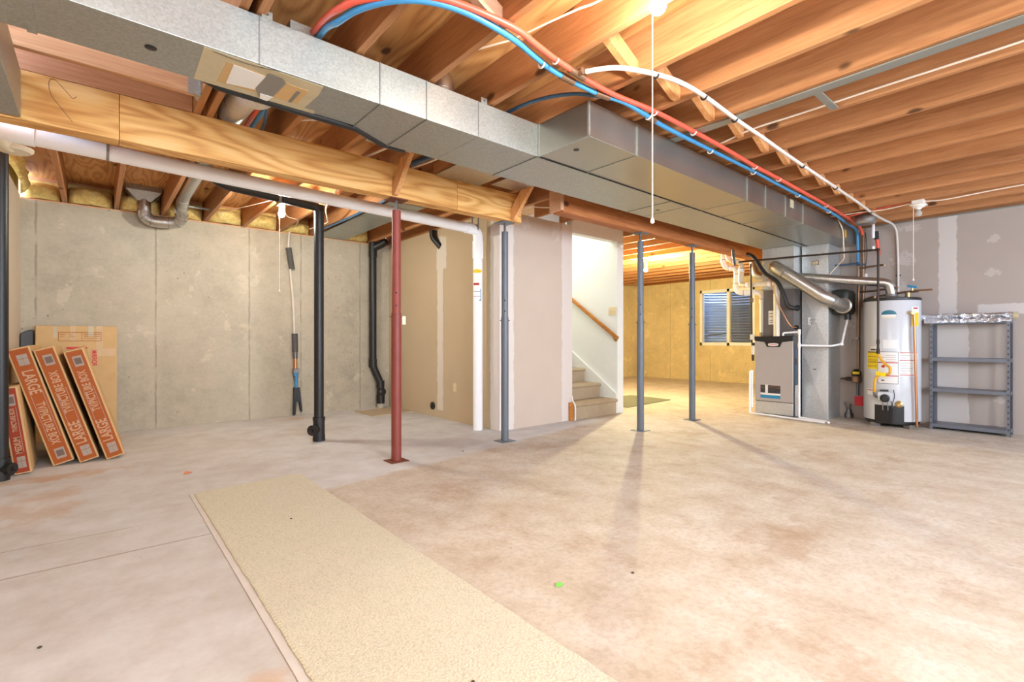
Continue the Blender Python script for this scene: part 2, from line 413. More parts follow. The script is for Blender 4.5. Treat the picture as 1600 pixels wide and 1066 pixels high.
def thing(name, label, cat, loc, group=None):
    o = bpy.data.objects.new(name, None); COL.objects.link(o); o.location = loc; o['_o'] = tuple(loc)
    o.empty_display_size = .05
    return tag(o, label, cat, group)
def tag(o, label, cat, group=None):
    o['label'] = label; o['category'] = cat
    if group: o['group'] = group
    return o
def struct(name, mb, mat, **k): return mb.build(name, mat, kind='structure', smooth=False, **k)
B = lambda *a: MB().box(*a)

def smooth_path(pts, k=6):
    P = [V(p) for p in pts]
    if len(P) < 3: return P
    Q = [P[0] * 2 - P[1]] + P + [P[-1] * 2 - P[-2]]; out = []
    for i in range(1, len(Q) - 2):
        a, b, c, d = Q[i - 1:i + 3]
        for j in range(k):
            t = j / k
            out.append(.5 * ((2 * b) + (c - a) * t + (2 * a - 5 * b + 4 * c - d) * t * t + (3 * b - a - 3 * c + d) * t ** 3))
    return out + [P[-1]]
def elbow_path(pts, r=.08, k=6):
    """straight runs with rounded corners of radius r"""
    P = [V(p) for p in pts]; out = [P[0]]
    for i in range(1, len(P) - 1):
        a, b, c = P[i - 1], P[i], P[i + 1]
        d0 = (a - b); d1 = (c - b); l = min(r, d0.length * .49, d1.length * .49)
        s = b + d0.normalized() * l; e = b + d1.normalized() * l
        for j in range(k + 1):
            t = j / k; out.append(s * (1 - t) ** 2 + b * 2 * t * (1 - t) + e * t * t)
    return out + [P[-1]]

def text(name, s, origin, right, up, size, mat, parent, align='CENTER', depth=.0006, sx=1.0):
    cu = bpy.data.curves.new(name, 'FONT'); cu.body = s; cu.size = 1; cu.align_x = align; cu.align_y = 'CENTER'; cu.extrude = .001; cu.offset = .022
    ob = bpy.data.objects.new(name + '_tmp', cu); COL.objects.link(ob)
    dg = bpy.context.evaluated_depsgraph_get(); dg.update()
    me = bpy.data.meshes.new_from_object(ob.evaluated_get(dg)); COL.objects.unlink(ob); bpy.data.objects.remove(ob)
    r = V(right).normalized(); u = V(up).normalized(); n = r.cross(u); o = V(origin) - V(parent['_o'])
    for q in me.vertices:
        c = q.co.copy(); q.co = o + r * c.x * size * sx + u * c.y * size + n * (depth if c.z > 0 else -depth * .2)
    me.name = name; me.materials.clear(); me.materials.append(M[mat])
    t = bpy.data.objects.new(name, me); COL.objects.link(t); t.parent = parent; t['_o'] = tuple(parent['_o'])
    return t

ORD = ['first', 'second', 'third', 'fourth', 'fifth', 'sixth', 'seventh', 'eighth', 'ninth', 'tenth', 'eleventh', 'twelfth', 'thirteenth', 'fourteenth', 'fifteenth', 'sixteenth', 'seventeenth']

# ================================================================== THE ROOM
X0, X1, YR, YB, ZT, ZJ = -.57, 7.4, -2.6, 6.8, 2.655, 2.42
struct('floor', B(X0 - .15, YR - .1, -.12, 11.5, 8.1, 0), 'floor')
struct('wall_back', B(X0 - .15, YB, 0, 3.45, 7.0, 2.395), 'concB')
struct('trim_1', MB().box(X0, 6.81, 2.396, 3.35, 6.96, 2.41).box(X0, 6.93, 2.42, 3.35, 6.968, ZT), 'firx')
struct('wall_left', B(X0 - .13, YR, 0, X0, YB, 2.42), 'dryA')
struct('wall_partition', MB().box(3.35, 4.25, 0, 3.46, 6.8, ZJ), 'dryL')
struct('wall_stair_front', MB().box(3.35, 4.15, 0, 4.51, 4.25, ZJ), 'dryF')
struct('wall_stair', MB().box(5.4, 4.14, 0, 5.53, 8.0, 5).box(4.39, 4.25, 0, 4.5, 8.0, 5).box(4.39, 8.0, 0, 5.53, 8.1, 5).box(4.39, 4.15, ZT, 5.53, 4.25, 5).box(4.39, 4.15, 5, 5.53, 8.1, 5.1), 'whitepaint')
struct('wall_header', B(4.51, 4.15, 2.335, 5.53, 4.25, ZT), 'whitepaint')
struct('wall_right', B(X1, YR, 0, X1 + .12, 2.25, 2.405), 'dryR')
struct('trim_2', B(X1 - .012, YR, 2.405, X1 + .13, 2.25, 2.42), 'track')
struct('trim_7', B(X1 + .02, YR, 2.42, X1 + .1, 2.25, ZT), 'fir')
struct('wall_side', B(X1 + .12, 2.25, 0, 11.5, 2.35, ZT), 'concF')
WY0, WY1, WZ0, WZ1 = 4.84, 6.16, .86, 2.2
struct('wall_far', MB().box(11.3, 2.3, 0, 11.5, WY0, 2.45).box(11.3, WY1, 0, 11.5, 8.1, 2.45).box(11.3, WY0, 0, 11.5, WY1, WZ0).box(11.3, WY0, WZ1, 11.5, WY1, 2.45), 'concF')
struct('trim_3', MB().box(11.32, 2.3, 2.45, 11.36, 8.0, ZT), 'fir')
struct('wall_corner', B(5.53, 8.0, 0, 11.5, 8.1, ZT), 'concF')
struct('ceiling', MB().box(X0 - .13, YR - .1, ZT, 4.39, 8.1, ZT + .02).box(4.39, YR - .1, ZT, 5.53, 4.15, ZT + .02).box(5.53, YR - .1, ZT, 11.5, 8.1, ZT + .02), 'subfloor')
# rear wall, behind the photographer, its two window openings added to hold fill lights
struct('wall_rear', MB().box(X0 - .13, YR - .12, 0, .3, YR, ZT).box(.3, YR - .12, 0, 2.1, YR, .9).box(.3, YR - .12, 2.2, 2.1, YR, ZT).box(2.1, YR - .12, 0, 4.2, YR, ZT)
       .box(4.2, YR - .12, 0, 6.0, YR, .9).box(4.2, YR - .12, 2.2, 6.0, YR, ZT).box(6.0, YR - .12, 0, X1 + .12, YR, ZT), 'concB')

# far window
wb = MB()
for y0, y1, z0, z1 in ((WY0, WY1, WZ0, WZ0 + .075), (WY0, WY1, WZ1 - .075, WZ1), (WY0, WY0 + .06, WZ0, WZ1), (WY1 - .06, WY1, WZ0, WZ1), (5.42, 5.49, WZ0, WZ1)):
    wb.box(11.285, y0, z0, 11.4, y1, z1)
wf = wb.build('window_1', 'windowframe', bevel=.006, kind='structure')
g = B(11.36, 5.47, WZ0 + .07, 11.364, WY1 - .05, WZ1 - .07).build('pane', 'glass', wf, smooth=False)
g = B(11.36, WY0 + .05, WZ0 + .07, 11.364, 5.44, WZ1 - .07).build('pane', 'glass', wf, smooth=False)
B(11.375, WY0 + .05, WZ0 + .07, 11.377, 5.44, WZ1 - .07).build('insect_screen', 'screen', wf, smooth=False)
# corrugated window well beyond the glass
mb = MB(); nz, na = 96, 24; vs = []; z0w, z1w = .55, 2.75
for i in range(nz + 1):
    z = z0w + (z1w - z0w) * i / nz
    rr = .78 + .024 * math.cos(2 * math.pi * z / .068)
    for k in range(na + 1):
        a = -math.pi / 2 + math.pi * k / na
        vs.append((11.52 + rr * .95 * math.cos(a), 5.5 + rr * 1.08 * math.sin(a), z))
mb.add(vs, [(i * (na + 1) + k, i * (na + 1) + k + 1, (i + 1) * (na + 1) + k + 1, (i + 1) * (na + 1) + k) for i in range(nz) for k in range(na)])
ww = mb.build('window_well', 'corrug', ang=80)
ww.modifiers.new('thick', 'SOLIDIFY').thickness = .004
tag(ww, 'corrugated steel window well outside the far basement window', 'window well')
tag(MB().box(11.48, 4.5, .5, 12.4, 6.5, .56).build('gravel_bed', 'concF', smooth=False), 'pale gravel floor of the well outside the far window', 'gravel')['kind'] = 'stuff'
st = MB().tube([(11.75, 6.2, 1.12), (11.9, 5.6, 1.16), (12.0, 5.0, 1.14)], .012, 8).build('branch', 'iron')
tag(st, 'dark bare stick lying across the well outside the far window', 'stick')

# ------------------------------------------------------------------ ceiling joists
P0, SP = 2.256, .4143            # far edge of a joist, spacing
def joist(x1, y0, y1, z0=ZJ, x0=None):
    x0 = x1 - .038 if x0 is None else x0
    return B(x0, y0, z0, x1, y1, ZT - .001).build('ceiling_joist', 'fir', bevel=.003, smooth=False)
for k in range(-3, 13):
    x = P0 + SP * k
    j = joist(x, YR, 3.66 if k < 3 else 3.2)
    if k < -1: lb = ('second bare wood ceiling joist left of the lit bulb, beside the looped tubing', 'first bare wood ceiling joist left of the lit bulb over the open floor')[k + 3]
    elif k == 11: lb = 'bare wood ceiling joist next to last before the grey drywall wall'
    elif k == 12: lb = 'bare wood ceiling joist last before the grey drywall wall'
    else: lb = f'bare wood ceiling joist, {ORD[k + 1]} past the lit bulb toward the water heater'
    tag(j, lb, 'joist', 'floor joists over the open room')
for i, (a, b) in enumerate(((.462, .5), (.531, .569))):
    tag(joist(b, YR, 3.66, x0=a), ('trimmer joist at the end of the cross header, on the hanger side', 'trimmer joist doubled beside the one carrying the cross header')[i], 'joist', 'doubled trimmer joists')
for i, k in enumerate(range(-6, 3)):
    x = P0 + SP * k
    j = joist(x, 3.662, 6.93)
    tag(j, f'wood joist above the concrete back wall, {ORD[i]} from the left corner', 'joist', 'floor joists behind the plywood beam')
for i, k in enumerate((3, 4, 5)):
    tag(joist(P0 + SP * k, 3.21, 4.16 if k > 3 else 6.93), f'wood joist over the stair wall, {ORD[i]} counting from the tan drywall', 'joist', 'short joists over the stair wall')
for i, k in enumerate(range(8, 21)):
    x = P0 + SP * k
    j = joist(x, 3.21 if x < 7.4 else 2.36, 7.99)
    tag(j, f'ceiling joist of the yellow lit far room, {ORD[i]} behind the stair wall', 'joist', 'floor joists of the far room')
tag(joist(3.402, 3.75, 6.93), 'wood joist lying along the top of the tan drywall wall', 'joist')
# the cross header over the beam, its hanger and the boards behind it
h = B(X0, 3.34, ZJ, .46, 3.378, ZT - .001).build('header_joist', 'firx', bevel=.003, smooth=False)
tag(h, 'wood header joist running crosswise above the plywood beam at far left', 'joist')
hg = MB().box(.44, 3.328, 2.414, .4605, 3.392, 2.42).box(.44, 3.328, 2.42, .444, 3.334, 2.56).box(.4, 3.325, 2.412, .46, 3.339, 2.5).box(.452, 3.29, 2.42, .46, 3.43, 2.58)
tag(hg.build('joist_hanger', 'galv', smooth=False), 'galvanized joist hanger at the right end of the cross header', 'bracket')
tag(B(X0, 3.622, ZJ + .002, .455, 3.66, ZT - .002).build('blocking_board', 'plypale', smooth=False), 'pale blocking board standing on top of the plywood beam at far left', 'board')

# bridging between the joists
for i, k in enumerate((-3, -1, 0, 1, 2, 3, 4, 5, 6, 7, 8, 9, 10)):
    xa = P0 + SP * k; xb = xa + SP - .038
    yb = 1.7 if k < -1 else 1.56
    b = MB().prism([(xa, yb, ZT - .01), (xa + .045, yb, ZT - .004), (xb, yb, ZJ + .075), (xb, yb, ZJ + .004), (xb - .045, yb, ZJ + .004), (xa, yb, ZT - .085)], (0, .038, 0))
    o = b.build('bridging_board', 'plypale' if k < -1 else 'firz', smooth=False)
    lb = ('diagonal bridging board in the joist bay two left of the lit bulb, above the tubing' if k == -3 else f'diagonal bridging board, {ORD[k + 1]} bay past the one holding the lit bulb')
    tag(o, lb, 'brace', 'diagonal bridging between joists')

# ------------------------------------------------------------------ beams and posts
bt = thing('plywood_beam', 'long plywood faced beam over the red post, pale at left end', 'beam', (1.2, 3.66, 2.155))
for x0, x1 in ((X0, .1), (.102, 2.44), (2.442, 3.2)):
    B(x0, 3.62, 2.155, x1, 3.74, ZJ - .001).build('beam_section', 'ply', bt, bevel=.003, smooth=False)
sq = [(-.083, 2.345), (-.10, 2.33), (-.13, 2.365), (-.175, 2.41), (-.195, 2.385), (-.185, 2.32), (-.14, 2.255), (-.1, 2.2)]
MB().tube(smooth_path([(x, 3.6195, z) for x, z in sq]), .0012, 5).build('pencil_mark', 'ink', bt)
b2 = thing('support_beam', 'dark wood beam resting on the two grey posts by the stairs', 'beam', (5.5, 3.19, 2.175))
B(3.27, 3.12, 2.175, 11.29, 3.25, ZJ - .001).build('beam_body', 'beamdark', b2, bevel=.003, smooth=False)
B(3.23, 3.112, 2.19, 3.27, 3.26, ZJ - .001).build('end_board', 'plypale', b2, smooth=False)
for (x, y0, lb) in ((1.83, 3.62, 'diagonal wood brace rising from the beam above the red post'), (3.08, 3.62, 'diagonal wood brace rising from the beam end above a grey post')):
    o = MB().prism([(x - .02, y0 - .002, 2.16), (x - .02, y0 - .002, 2.27), (x - .02, 3.29, 2.6), (x - .02, 3.21, 2.6), (x - .02, 3.21, 2.54), (x - .02, 3.575, 2.16)], (.038, 0, 0)).build('beam_brace', 'firz', smooth=False, bevel=.002)
    tag(o, lb, 'brace')

def post(x, y, zt, r, m1, m2, lb, nm='support_post', tagp=False, zj=1.22):
    t = thing(nm, lb, 'post', (x, y, 0), 'steel posts under the beams')
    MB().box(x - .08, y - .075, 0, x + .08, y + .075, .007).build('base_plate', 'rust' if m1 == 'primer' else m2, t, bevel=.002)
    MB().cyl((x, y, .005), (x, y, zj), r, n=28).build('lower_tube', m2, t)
    up = MB().cyl((x, y, zj - .02), (x, y, zt - .09), r * .88, n=28).build('upper_tube', m1, t)
    dv = V((x, y, 0)); dv = V((-dv.x, -dv.y, 0)).normalized()
    for z in (zj + .06, zj + .165):
        MB().cyl(V((x, y, z)) + dv * (r * .86), V((x, y, z)) + dv * (r * .9), .007, n=12).build('pin_hole', 'blackmatte', up)
    s = dv.cross(V((0, 0, 1)))
    MB().cyl(V((x, y, zj - .03)) - s * (r + .012), V((x, y, zj - .03)) + s * (r + .012), .006, n=10).build('pin', 'screw', t)
    MB().cyl((x, y, zt - .1), (x, y, zt - .004), .012, n=14).build('jack_screw', 'screw', t)
    MB().box(x - .075, y - .065, zt - .008, x + .075, y + .065, zt).build('top_plate', 'rust' if m1 == 'primer' else m2, t)
    if tagp:
        q = V((x, y, zj - .06)) - s * (r + .02) + dv * .01
        MB().obox(q, s, dv, (0, 0, 1), .014, .001, .035).build('hang_tag', 'cpvc', t)
    return t
post(1.885, 3.69, 2.154, .041, 'primer', 'primershade', 'red steel support post in front of the tan drywall', tagp=True)
post(3.07, 3.72, 2.154, .037, 'greysteel', 'greysteel', 'grey steel support post beside the white drain pipe and wall corner')
post(4.57, 3.19, 2.174, .038, 'greysteel', 'greysteel', 'grey steel support post in front of the stair opening')
post(5.66, 3.19, 2.174, .038, 'greysteel', 'greysteel', 'grey steel support post standing between stairs and furnace')

# ------------------------------------------------------------------ rim insulation
def batt(x0, x1, y0, y1, z0, z1, seed, face='y', amp=.05):
    n, m = 18, 12; vs = []
    for i in range(m + 1):
        for k in range(n + 1):
            u, v = k / n, i / m
            bul = (math.sin(math.pi * u) * math.sin(math.pi * min(1, v * 1.15 + .05))) ** .4 if 0 < u < 1 else 0
            nz = noise.noise(V((u * 4 + seed * 7, v * 3, seed))) * amp + noise.noise(V((u * 11, v * 9 + seed, seed))) * amp * .4
            if face == 'y': vs.append((x0 + (x1 - x0) * u, y1 - (y1 - y0) * bul + nz * bul, z0 + (z1 - z0) * v))
            else: vs.append((x0 + (x1 - x0) * bul + nz * bul, y0 + (y1 - y0) * u, z0 + (z1 - z0) * v))
    q = len(vs)
    if face == 'y': vs += [(x0, y1 + .01, z0), (x1, y1 + .01, z0), (x1, y1 + .01, z1), (x0, y1 + .01, z1)]
    else: vs += [(x0 - .01, y0, z0), (x0 - .01, y1, z0), (x0 - .01, y1, z1), (x0 - .01, y0, z1)]
    fs = [(i * (n + 1) + k, i * (n + 1) + k + 1, (i + 1) * (n + 1) + k + 1, (i + 1) * (n + 1) + k) for i in range(m) for k in range(n)]
    fs += [(q, q + 1, q + 2, q + 3)]
    return MB().add(vs, fs).build('insulation_batt', 'insul', ang=180)
for i in range(9):
    xa = X0 + .002 if i == 0 else P0 + SP * (i - 7) + .002
    xb = P0 + SP * (i - 6) - .04
    o = batt(xa, xb, 6.70 - .03 * (i % 3 == 1), 6.925, 2.42, 2.632 + .012 * ((i * 7) % 3 - 1), i + 1)
    tag(o, f'yellow fiberglass batt stuffed above the back wall, {ORD[i]} bay from the left corner', 'insulation', 'insulation batts over the back wall')
o = batt(X0 + .003, X0 + .1, 5.45, 6.74, 2.42, 2.64, 31, 'x', .06)
tag(o, 'yellow fiberglass batt hanging along the top of the left wall', 'insulation')

# ------------------------------------------------------------------ stairs
S = thing('staircase', 'carpeted staircase climbing behind the drywall opening', 'stairs', (4.95, 4.14, 0))
RI, RU = .197, .285
for i in range(12):
    z = RI * (i + 1); y = 4.136 + RU * i; x0 = 4.515 if i else 4.53
    pr = [(y, z - RI + (.0 if i == 0 else -.02)), (y, z - .045), (y - .022, z - .036), (y - .03, z - .018), (y - .022, z - .002), (y, z + .004), (y + RU + .03, z + .004), (y + RU + .03, z - RI)]
    MB().prism([(x0, a, b) for a, b in pr], (5.37 - x0, 0, 0)).build('step', 'staircarpet', S, ang=50)
sk = [(4.1, 0), (4.1, .24)] + [(4.1 + 3.3, .24 + 3.3 * RI / RU), (7.4, 2.2)]
struct('trim_4', MB().prism([(5.371, 4.142, 0), (5.371, 4.142, .27), (5.371, 7.5, .27 + 3.36 * RI / RU), (5.371, 7.5, 2.1)], (.028, 0, 0)), 'whitepaint')
MB().tube(smooth_path([(4.522, 4.11, .0), (4.522, 4.11, .15), (4.513, 4.115, .2), (4.5, 4.135, .25), (4.498, 4.145, .3)]), .011, 8).build('edge_trim', 'whitepaint', S)
B(4.44, 4.118, 0, 4.51, 4.148, .225).build('stringer_end', 'oak', S, bevel=.004)
hr = thing('handrail', 'oak handrail sloping down the white stair wall', 'handrail', (5.33, 4.08, 1.0))
MB().bar((5.335, 4.08, 1.015), (5.335, 7.2, 1.015 + 3.12 * RI / RU), .042, .05).build('rail', 'oak', hr, bevel=.012)
for y in (4.16, 5.6, 6.9):
    z = .99 + (y - 4.08) * RI / RU
    MB().tube([(5.4, y, z - .05), (5.36, y, z - .05), (5.337, y, z - .01)], .008, 8).cyl((5.4, y, z - .05), (5.394, y, z - .05), .022).build('bracket', 'brass', hr)
sw = B(5.392, 4.16, 1.335, 5.3999, 4.285, 1.45).build('switch_plate', 'ivory', bevel=.003)
tag(sw, 'ivory double light switch plate on the white stair wall', 'switch')
for y in (4.195, 4.25): B(5.381, y - .006, 1.38, 5.392, y + .006, 1.405).build('toggle', 'ivory', sw, bevel=.002)
ol = B(3.342, 4.985, .36, 3.3499, 5.055, .47).build('outlet_plate', 'ivory', bevel=.003)
tag(ol, 'ivory outlet cover low on the tan drywall wall', 'outlet')
for z in (.39, .44): B(3.339, 5.004, z - .014, 3.342, 5.036, z + .014).build('socket', 'cpvc', ol, bevel=.002)
co = thing('cleanout_cap', 'round black cleanout cap low on the tan drywall', 'pipe cap', (3.34, 5.53, .14))
MB()._lathe(V((3.35, 5.53, .14)), V((-1, 0, 0)), [(.05, 0), (.052, .012), (.044, .02), (.02, .02)], 24).build('cap', 'black', co)
MB().box(3.315, 5.515, .125, 3.332, 5.545, .155).build('square_lug', 'black', co)
cp = MB()._lathe(V((5.47, 4.139, 2.3)), V((0, -1, 0)), [(.035, 0), (.035, .02), (.022, .035), (.01, .04)], 20).build('plaster_plug', 'whitepaint')
tag(cp, 'small white round cap at the top of the stair wall end', 'cap')

# ================================================================== DUCTS
ZB, ZU = 2.2, 2.41
D = thing('supply_duct', 'long galvanized supply duct with taped patch, crossing the whole room', 'duct', (2.5, 2.5, ZB))
secs = [(-1.3, -.19, 2.66), (-.19, .54, 2.66), (.54, 1.1, 2.66), None, (1.37, 1.72, 2.8), (1.72, 2.2, 2.8), (2.2, 3.79, 2.8), (3.79, 5.3, 2.8), (5.3, 7.3, 2.8)]
for i, sct in enumerate(secs):
    if sct: B(sct[0] + .001, 2.33, ZB, sct[1] - .001, sct[2], ZU).build('duct_section', 'galv', D, bevel=.002, smooth=False)
    else:
        MB().add([(1.101, 2.33, ZB), (1.369, 2.33, ZB), (1.369, 2.8, ZB), (1.101, 2.66, ZB), (1.101, 2.33, ZU), (1.369, 2.33, ZU), (1.369, 2.8, ZU), (1.101, 2.66, ZU)],
                 [(0, 1, 2, 3), (4, 5, 6, 7), (0, 1, 5, 4), (1, 2, 6, 5), (2, 3, 7, 6), (3, 0, 4, 7)]).build('duct_transition', 'galv', D, smooth=False)
for x, y1, wide in ((-.19, 2.66, .03), (1.1, 2.66, .006), (1.37, 2.8, .006), (2.2, 2.8, .006), (3.79, 2.8, .006)):
    MB().box(x - wide / 2, 2.325, ZB - .005, x + wide / 2, y1 + .004, ZB).box(x - wide / 2, 2.325, ZB - .005, x + wide / 2, 2.33, ZU).build('drive_cleat', 'cleat' if wide < .02 else 'galv', D, smooth=False)
for x in (.54, 1.72): B(x - .002, 2.3275, ZB, x + .002, 2.33, ZU).build('drive_cleat', 'cleat', D, smooth=False)
for x, w in ((.57, .022), (1.76, .022)):
    MB().box(x - w, 2.326, ZU - .005, x + w, 2.33, ZU + .03).build('hanger_strap', 'galv', D, smooth=False)
    MB().cyl((x, 2.326, ZU + .015), (x, 2.3235, ZU + .015), .006).build('rivet', 'screw', D)
MB()._lathe(V((.17, 2.49, ZB)), V((0, 0, -1)), [(.021, 0), (.021, .003), (.014, .005)], 24).build('test_plug', 'black', D)
MB()._lathe(V((3.95, 2.57, ZB)), V((0, 0, -1)), [(.019, 0), (.019, .003), (.012, .004)], 20).build('test_plug', 'black', D)
B(3.79, 2.34, ZB - .002, 4.05, 2.79, ZB - .0005).build('access_panel', 'galv', D, smooth=False)
for x in (3.79, 4.05): B(x - .002, 2.34, ZB - .0045, x + .002, 2.79, ZB - .002).build('panel_edge', 'cleat', D, smooth=False)
# taped patch on the underside
zt = ZB - .0005
def flat(poly, z, name, mat, parent, t=.0012): return MB().prism([(a, b, z) for a, b in poly], (0, 0, -t)).build(name, mat, parent, smooth=False)
flat([(.335, 2.34), (.82, 2.345), (.83, 2.44), (.815, 2.657), (.34, 2.655)], zt, 'tape_patch', 'tape', D)
flat([(.43, 2.40), (.78, 2.43), (.775, 2.6), (.425, 2.61)], zt - .0013, 'cardboard_patch', 'kraft', D)
flat([(.455, 2.405), (.59, 2.42), (.59, 2.575), (.46, 2.6)], zt - .0027, 'paper_sheet', 'paper', D)
flat([(.59, 2.38), (.65, 2.385), (.675, 2.42), (.66, 2.6), (.61, 2.64), (.575, 2.56)], zt - .004, 'silver_tape', 'tapegrey', D)
flat([(.605, 2.595), (.662, 2.595), (.65, 2.656), (.615, 2.65)], zt - .0054, 'plastic_scrap', 'paper', D)
flat([(.735, 2.46), (.752, 2.46), (.75, 2.60), (.733, 2.60)], zt - .0027, 'slot', 'tapegrey', D)
MB().tube(smooth_path([(.37, 2.352, zt - .002), (.5, 2.36, zt - .003), (.62, 2.335, zt - .002)]), .0014, 5).build('tape_crease', 'ink', D)
for q in range(7):
    a = .36 + q * .07
    flat([(a, 2.62), (a + .09, 2.615), (a + .1, 2.657), (a + .01, 2.657)], zt - .0014 - .0004 * (q % 2), 'tape_strip', 'tape', D, .0004)

D2 = thing('return_duct', 'wide dull galvanized return duct beside the supply, ending over the furnace', 'duct', (4.8, 2.1, ZB))
cuts = [2.206, 2.682, 4.272, 4.647, 5.1, 5.55, 7.385]
for a, b in zip(cuts, cuts[1:]):
    B(a + .001, 1.9, ZB, b - .001, 2.324, ZU).build('duct_section', 'galvshiny', D2, bevel=.002, smooth=False)
for x in cuts[1:-1]:
    w = .005
    MB().box(x - w, 1.893, ZB - .004, x + w, 1.9, ZU).box(x - w, 1.9, ZB - .004, x + w, 2.324, ZB).build('standing_seam', 'galv', D2, smooth=False)
MB().box(2.2, 1.892, ZB - .005, 2.212, 1.904, ZU).box(2.2, 2.316, ZB - .006, 2.212, 2.328, ZU).box(2.2, 1.892, ZB - .006, 2.21, 2.328, ZB).build('corner_seam', 'galv', D2, smooth=False)
MB()._lathe(V((2.31, 2.09, ZB)), V((0, 0, -1)), [(.018, 0), (.018, .003), (.012, .004)], 20).build('test_plug', 'black', D2)
B(5.22, 1.8985, 2.31, 5.31, 1.9, 2.39).build('paper_label', 'tape', D2, smooth=False)
MB().box(2.215, 2.318, ZB - .004, 7.38, 2.332, ZB - .001).build('seam_gap', 'blackmatte', D2, smooth=False)

R_ = thing('return_drop', 'galvanized return air drop standing on the floor right of the furnace', 'duct', (7.15, 2.24, 0))
for z0, z1 in ((0, .9), (.902, 1.62), (1.622, 2.199)):
    B(6.95, 2.09, z0, 7.39, 2.39, z1).build('duct_section', 'galvlight', R_, bevel=.003, smooth=False)
    # cross-broken stiffening creases on the front
    zc = (z0 + z1) / 2
    MB().add([(6.95, 2.1, z0 + .02), (6.95, 2.38, z0 + .02), (6.95, 2.38, z1 - .02), (6.95, 2.1, z1 - .02), (6.936, 2.24, zc)], [(0, 1, 4), (1, 2, 4), (2, 3, 4), (3, 0, 4)]).build('creased_panel', 'galvlight', R_, smooth=False)
B(6.938, 2.19, 1.945, 6.95, 2.275, 2.0).build('control_box', 'rust', R_, bevel=.003)
B(6.934, 2.198, 1.952, 6.939, 2.267, 1.992).build('control_plate', 'tape', R_)
MB().sphere((6.933, 2.215, 1.978), .009, 12).build('indicator_knob', 'porcelain', R_)
lbp = B(6.94, 2.215, 1.19, 6.9425, 2.315, 1.285).build('paper_label', 'paper', R_)
for q, z in enumerate((1.2, 1.212)): B(6.9385, 2.225, z, 6.94, 2.305, z + .005).build('printed_line', 'ink', lbp)
MB().tube([(6.9385, 2.295, 1.235), (6.9385, 2.28, 1.265), (6.9385, 2.27, 1.235), (6.9385, 2.255, 1.265), (6.9385, 2.24, 1.235), (6.9385, 2.23, 1.265)], .003, 5).build('scribble', 'ink', lbp)
B(6.94, 2.22, .62, 6.9425, 2.255, .63).build('paint_mark', 'ink', R_)

F_ = thing('furnace', 'grey gas furnace with black top trim and oval badge', 'furnace', (7.07, 2.63, 0))
FX = 6.72; FY0, FY1 = 2.405, 2.875
B(FX, FY0, .02, 7.4, FY1, 1.045).build('cabinet', 'furnaceside', F_, bevel=.004)
B(FX - .012, FY0 + .004, .03, FX, FY1 - .004, .19).build('base_panel', 'galvlight', F_, bevel=.003)
dr = B(FX - .02, FY0 + .002, .197, FX, FY1 - .002, .985).build('door_panel', 'furnace', F_, bevel=.005)
ym = (FY0 + FY1) / 2
MB().prism([(FX - .026, FY1, 1.045), (FX - .026, FY0, 1.045), (FX - .026, FY0, .985), (FX - .026, FY0 + .13, .968), (FX - .026, FY0 + .155, .905), (FX - .026, FY1 - .155, .905), (FX - .026, FY1 - .125, .968), (FX - .026, FY1, .985)], (.03, 0, 0)).build('top_trim', 'black', F_, bevel=.004)
bd = MB()
bp = [(ym + .06 * math.cos(a) * (1.0) , .937 + .019 * math.sin(a)) for a in [2 * math.pi * i / 32 for i in range(32)]]
bp = [(ym + max(-.046, min(.046, (y - ym))) + .016 * (y - ym) / .06, z) for y, z in bp]
badge = bd.prism([(FX - .031, y, z) for y, z in bp], (.006, 0, 0)).build('badge', 'porcelain', F_)
text('badge_lettering', 'LENNOX', (FX - .032, ym, .937), (0, -1, 0), (0, 0, 1), .024, 'redink', badge)
for y0, y1 in ((2.745, 2.80), (2.555, 2.705)):
    v_ = B(FX - .0225, y0, .305, FX - .02, y1, .405).build('vent_grille', 'ink', dr)
    for q in range(5): B(FX - .027, y0 + .004, .315 + q * .018, FX - .0225, y1 - .004, .322 + q * .018).build('vent_louver', 'copperdull' if q > 2 else 'furnaceside', v_)
B(FX - .023, 2.71, .3, FX - .02, 2.74, .41).build('rating_strip', 'paper', dr)
B(FX - .023, 2.555, .278, FX - .02, 2.80, .302).build('energy_label', 'paper', dr)
B(FX - .024, 2.555, .236, FX - .02, 2.80, .276).build('blue_label', 'inkblue', dr)
MB().box(6.76, FY0 - .004, .32, 6.82, FY0, .9).build('side_panel', 'bluedark', F_)
MB().box(6.75, FY0 - .016, .03, 6.88, FY0 - .001, .42).build('filter_rack', 'galvlight', F_, bevel=.002)
B(6.78, FY0 - .008, .68, 6.8, FY0 - .003, .76).build('switch_lever', 'black', F_)

C_ = thing('coil_cabinet', 'dark grey coil cabinet on top of the furnace', 'cabinet', (7.06, 2.6, 1.05))
B(6.75, 2.41, 1.047, 7.4, 2.79, 1.655).build('casing', 'coil', C_, bevel=.004)
tgp = MB().box(6.747, 2.655, 1.2, 6.7505, 2.72, 1.38).box(6.747, 2.6, 1.2, 6.7505, 2.66, 1.27).build('paper_label', 'paper', C_)
for z in (1.22, 1.245, 1.3, 1.34): B(6.7455, 2.665, z, 6.747, 2.71, z + .007).build('printed_line', 'ink', tgp)
P_ = thing('plenum', 'galvanized plenum joining furnace cabinet to the ducts above', 'duct', (7.06, 2.6, 1.66))
B(6.75, 2.41, 1.657, 7.4, 2.8, 2.198).build('plenum_box', 'galvlight', P_, bevel=.003, smooth=False)
B(6.744, 2.405, 1.652, 7.4, 2.81, 1.672).build('flange', 'galv', P_, smooth=False)

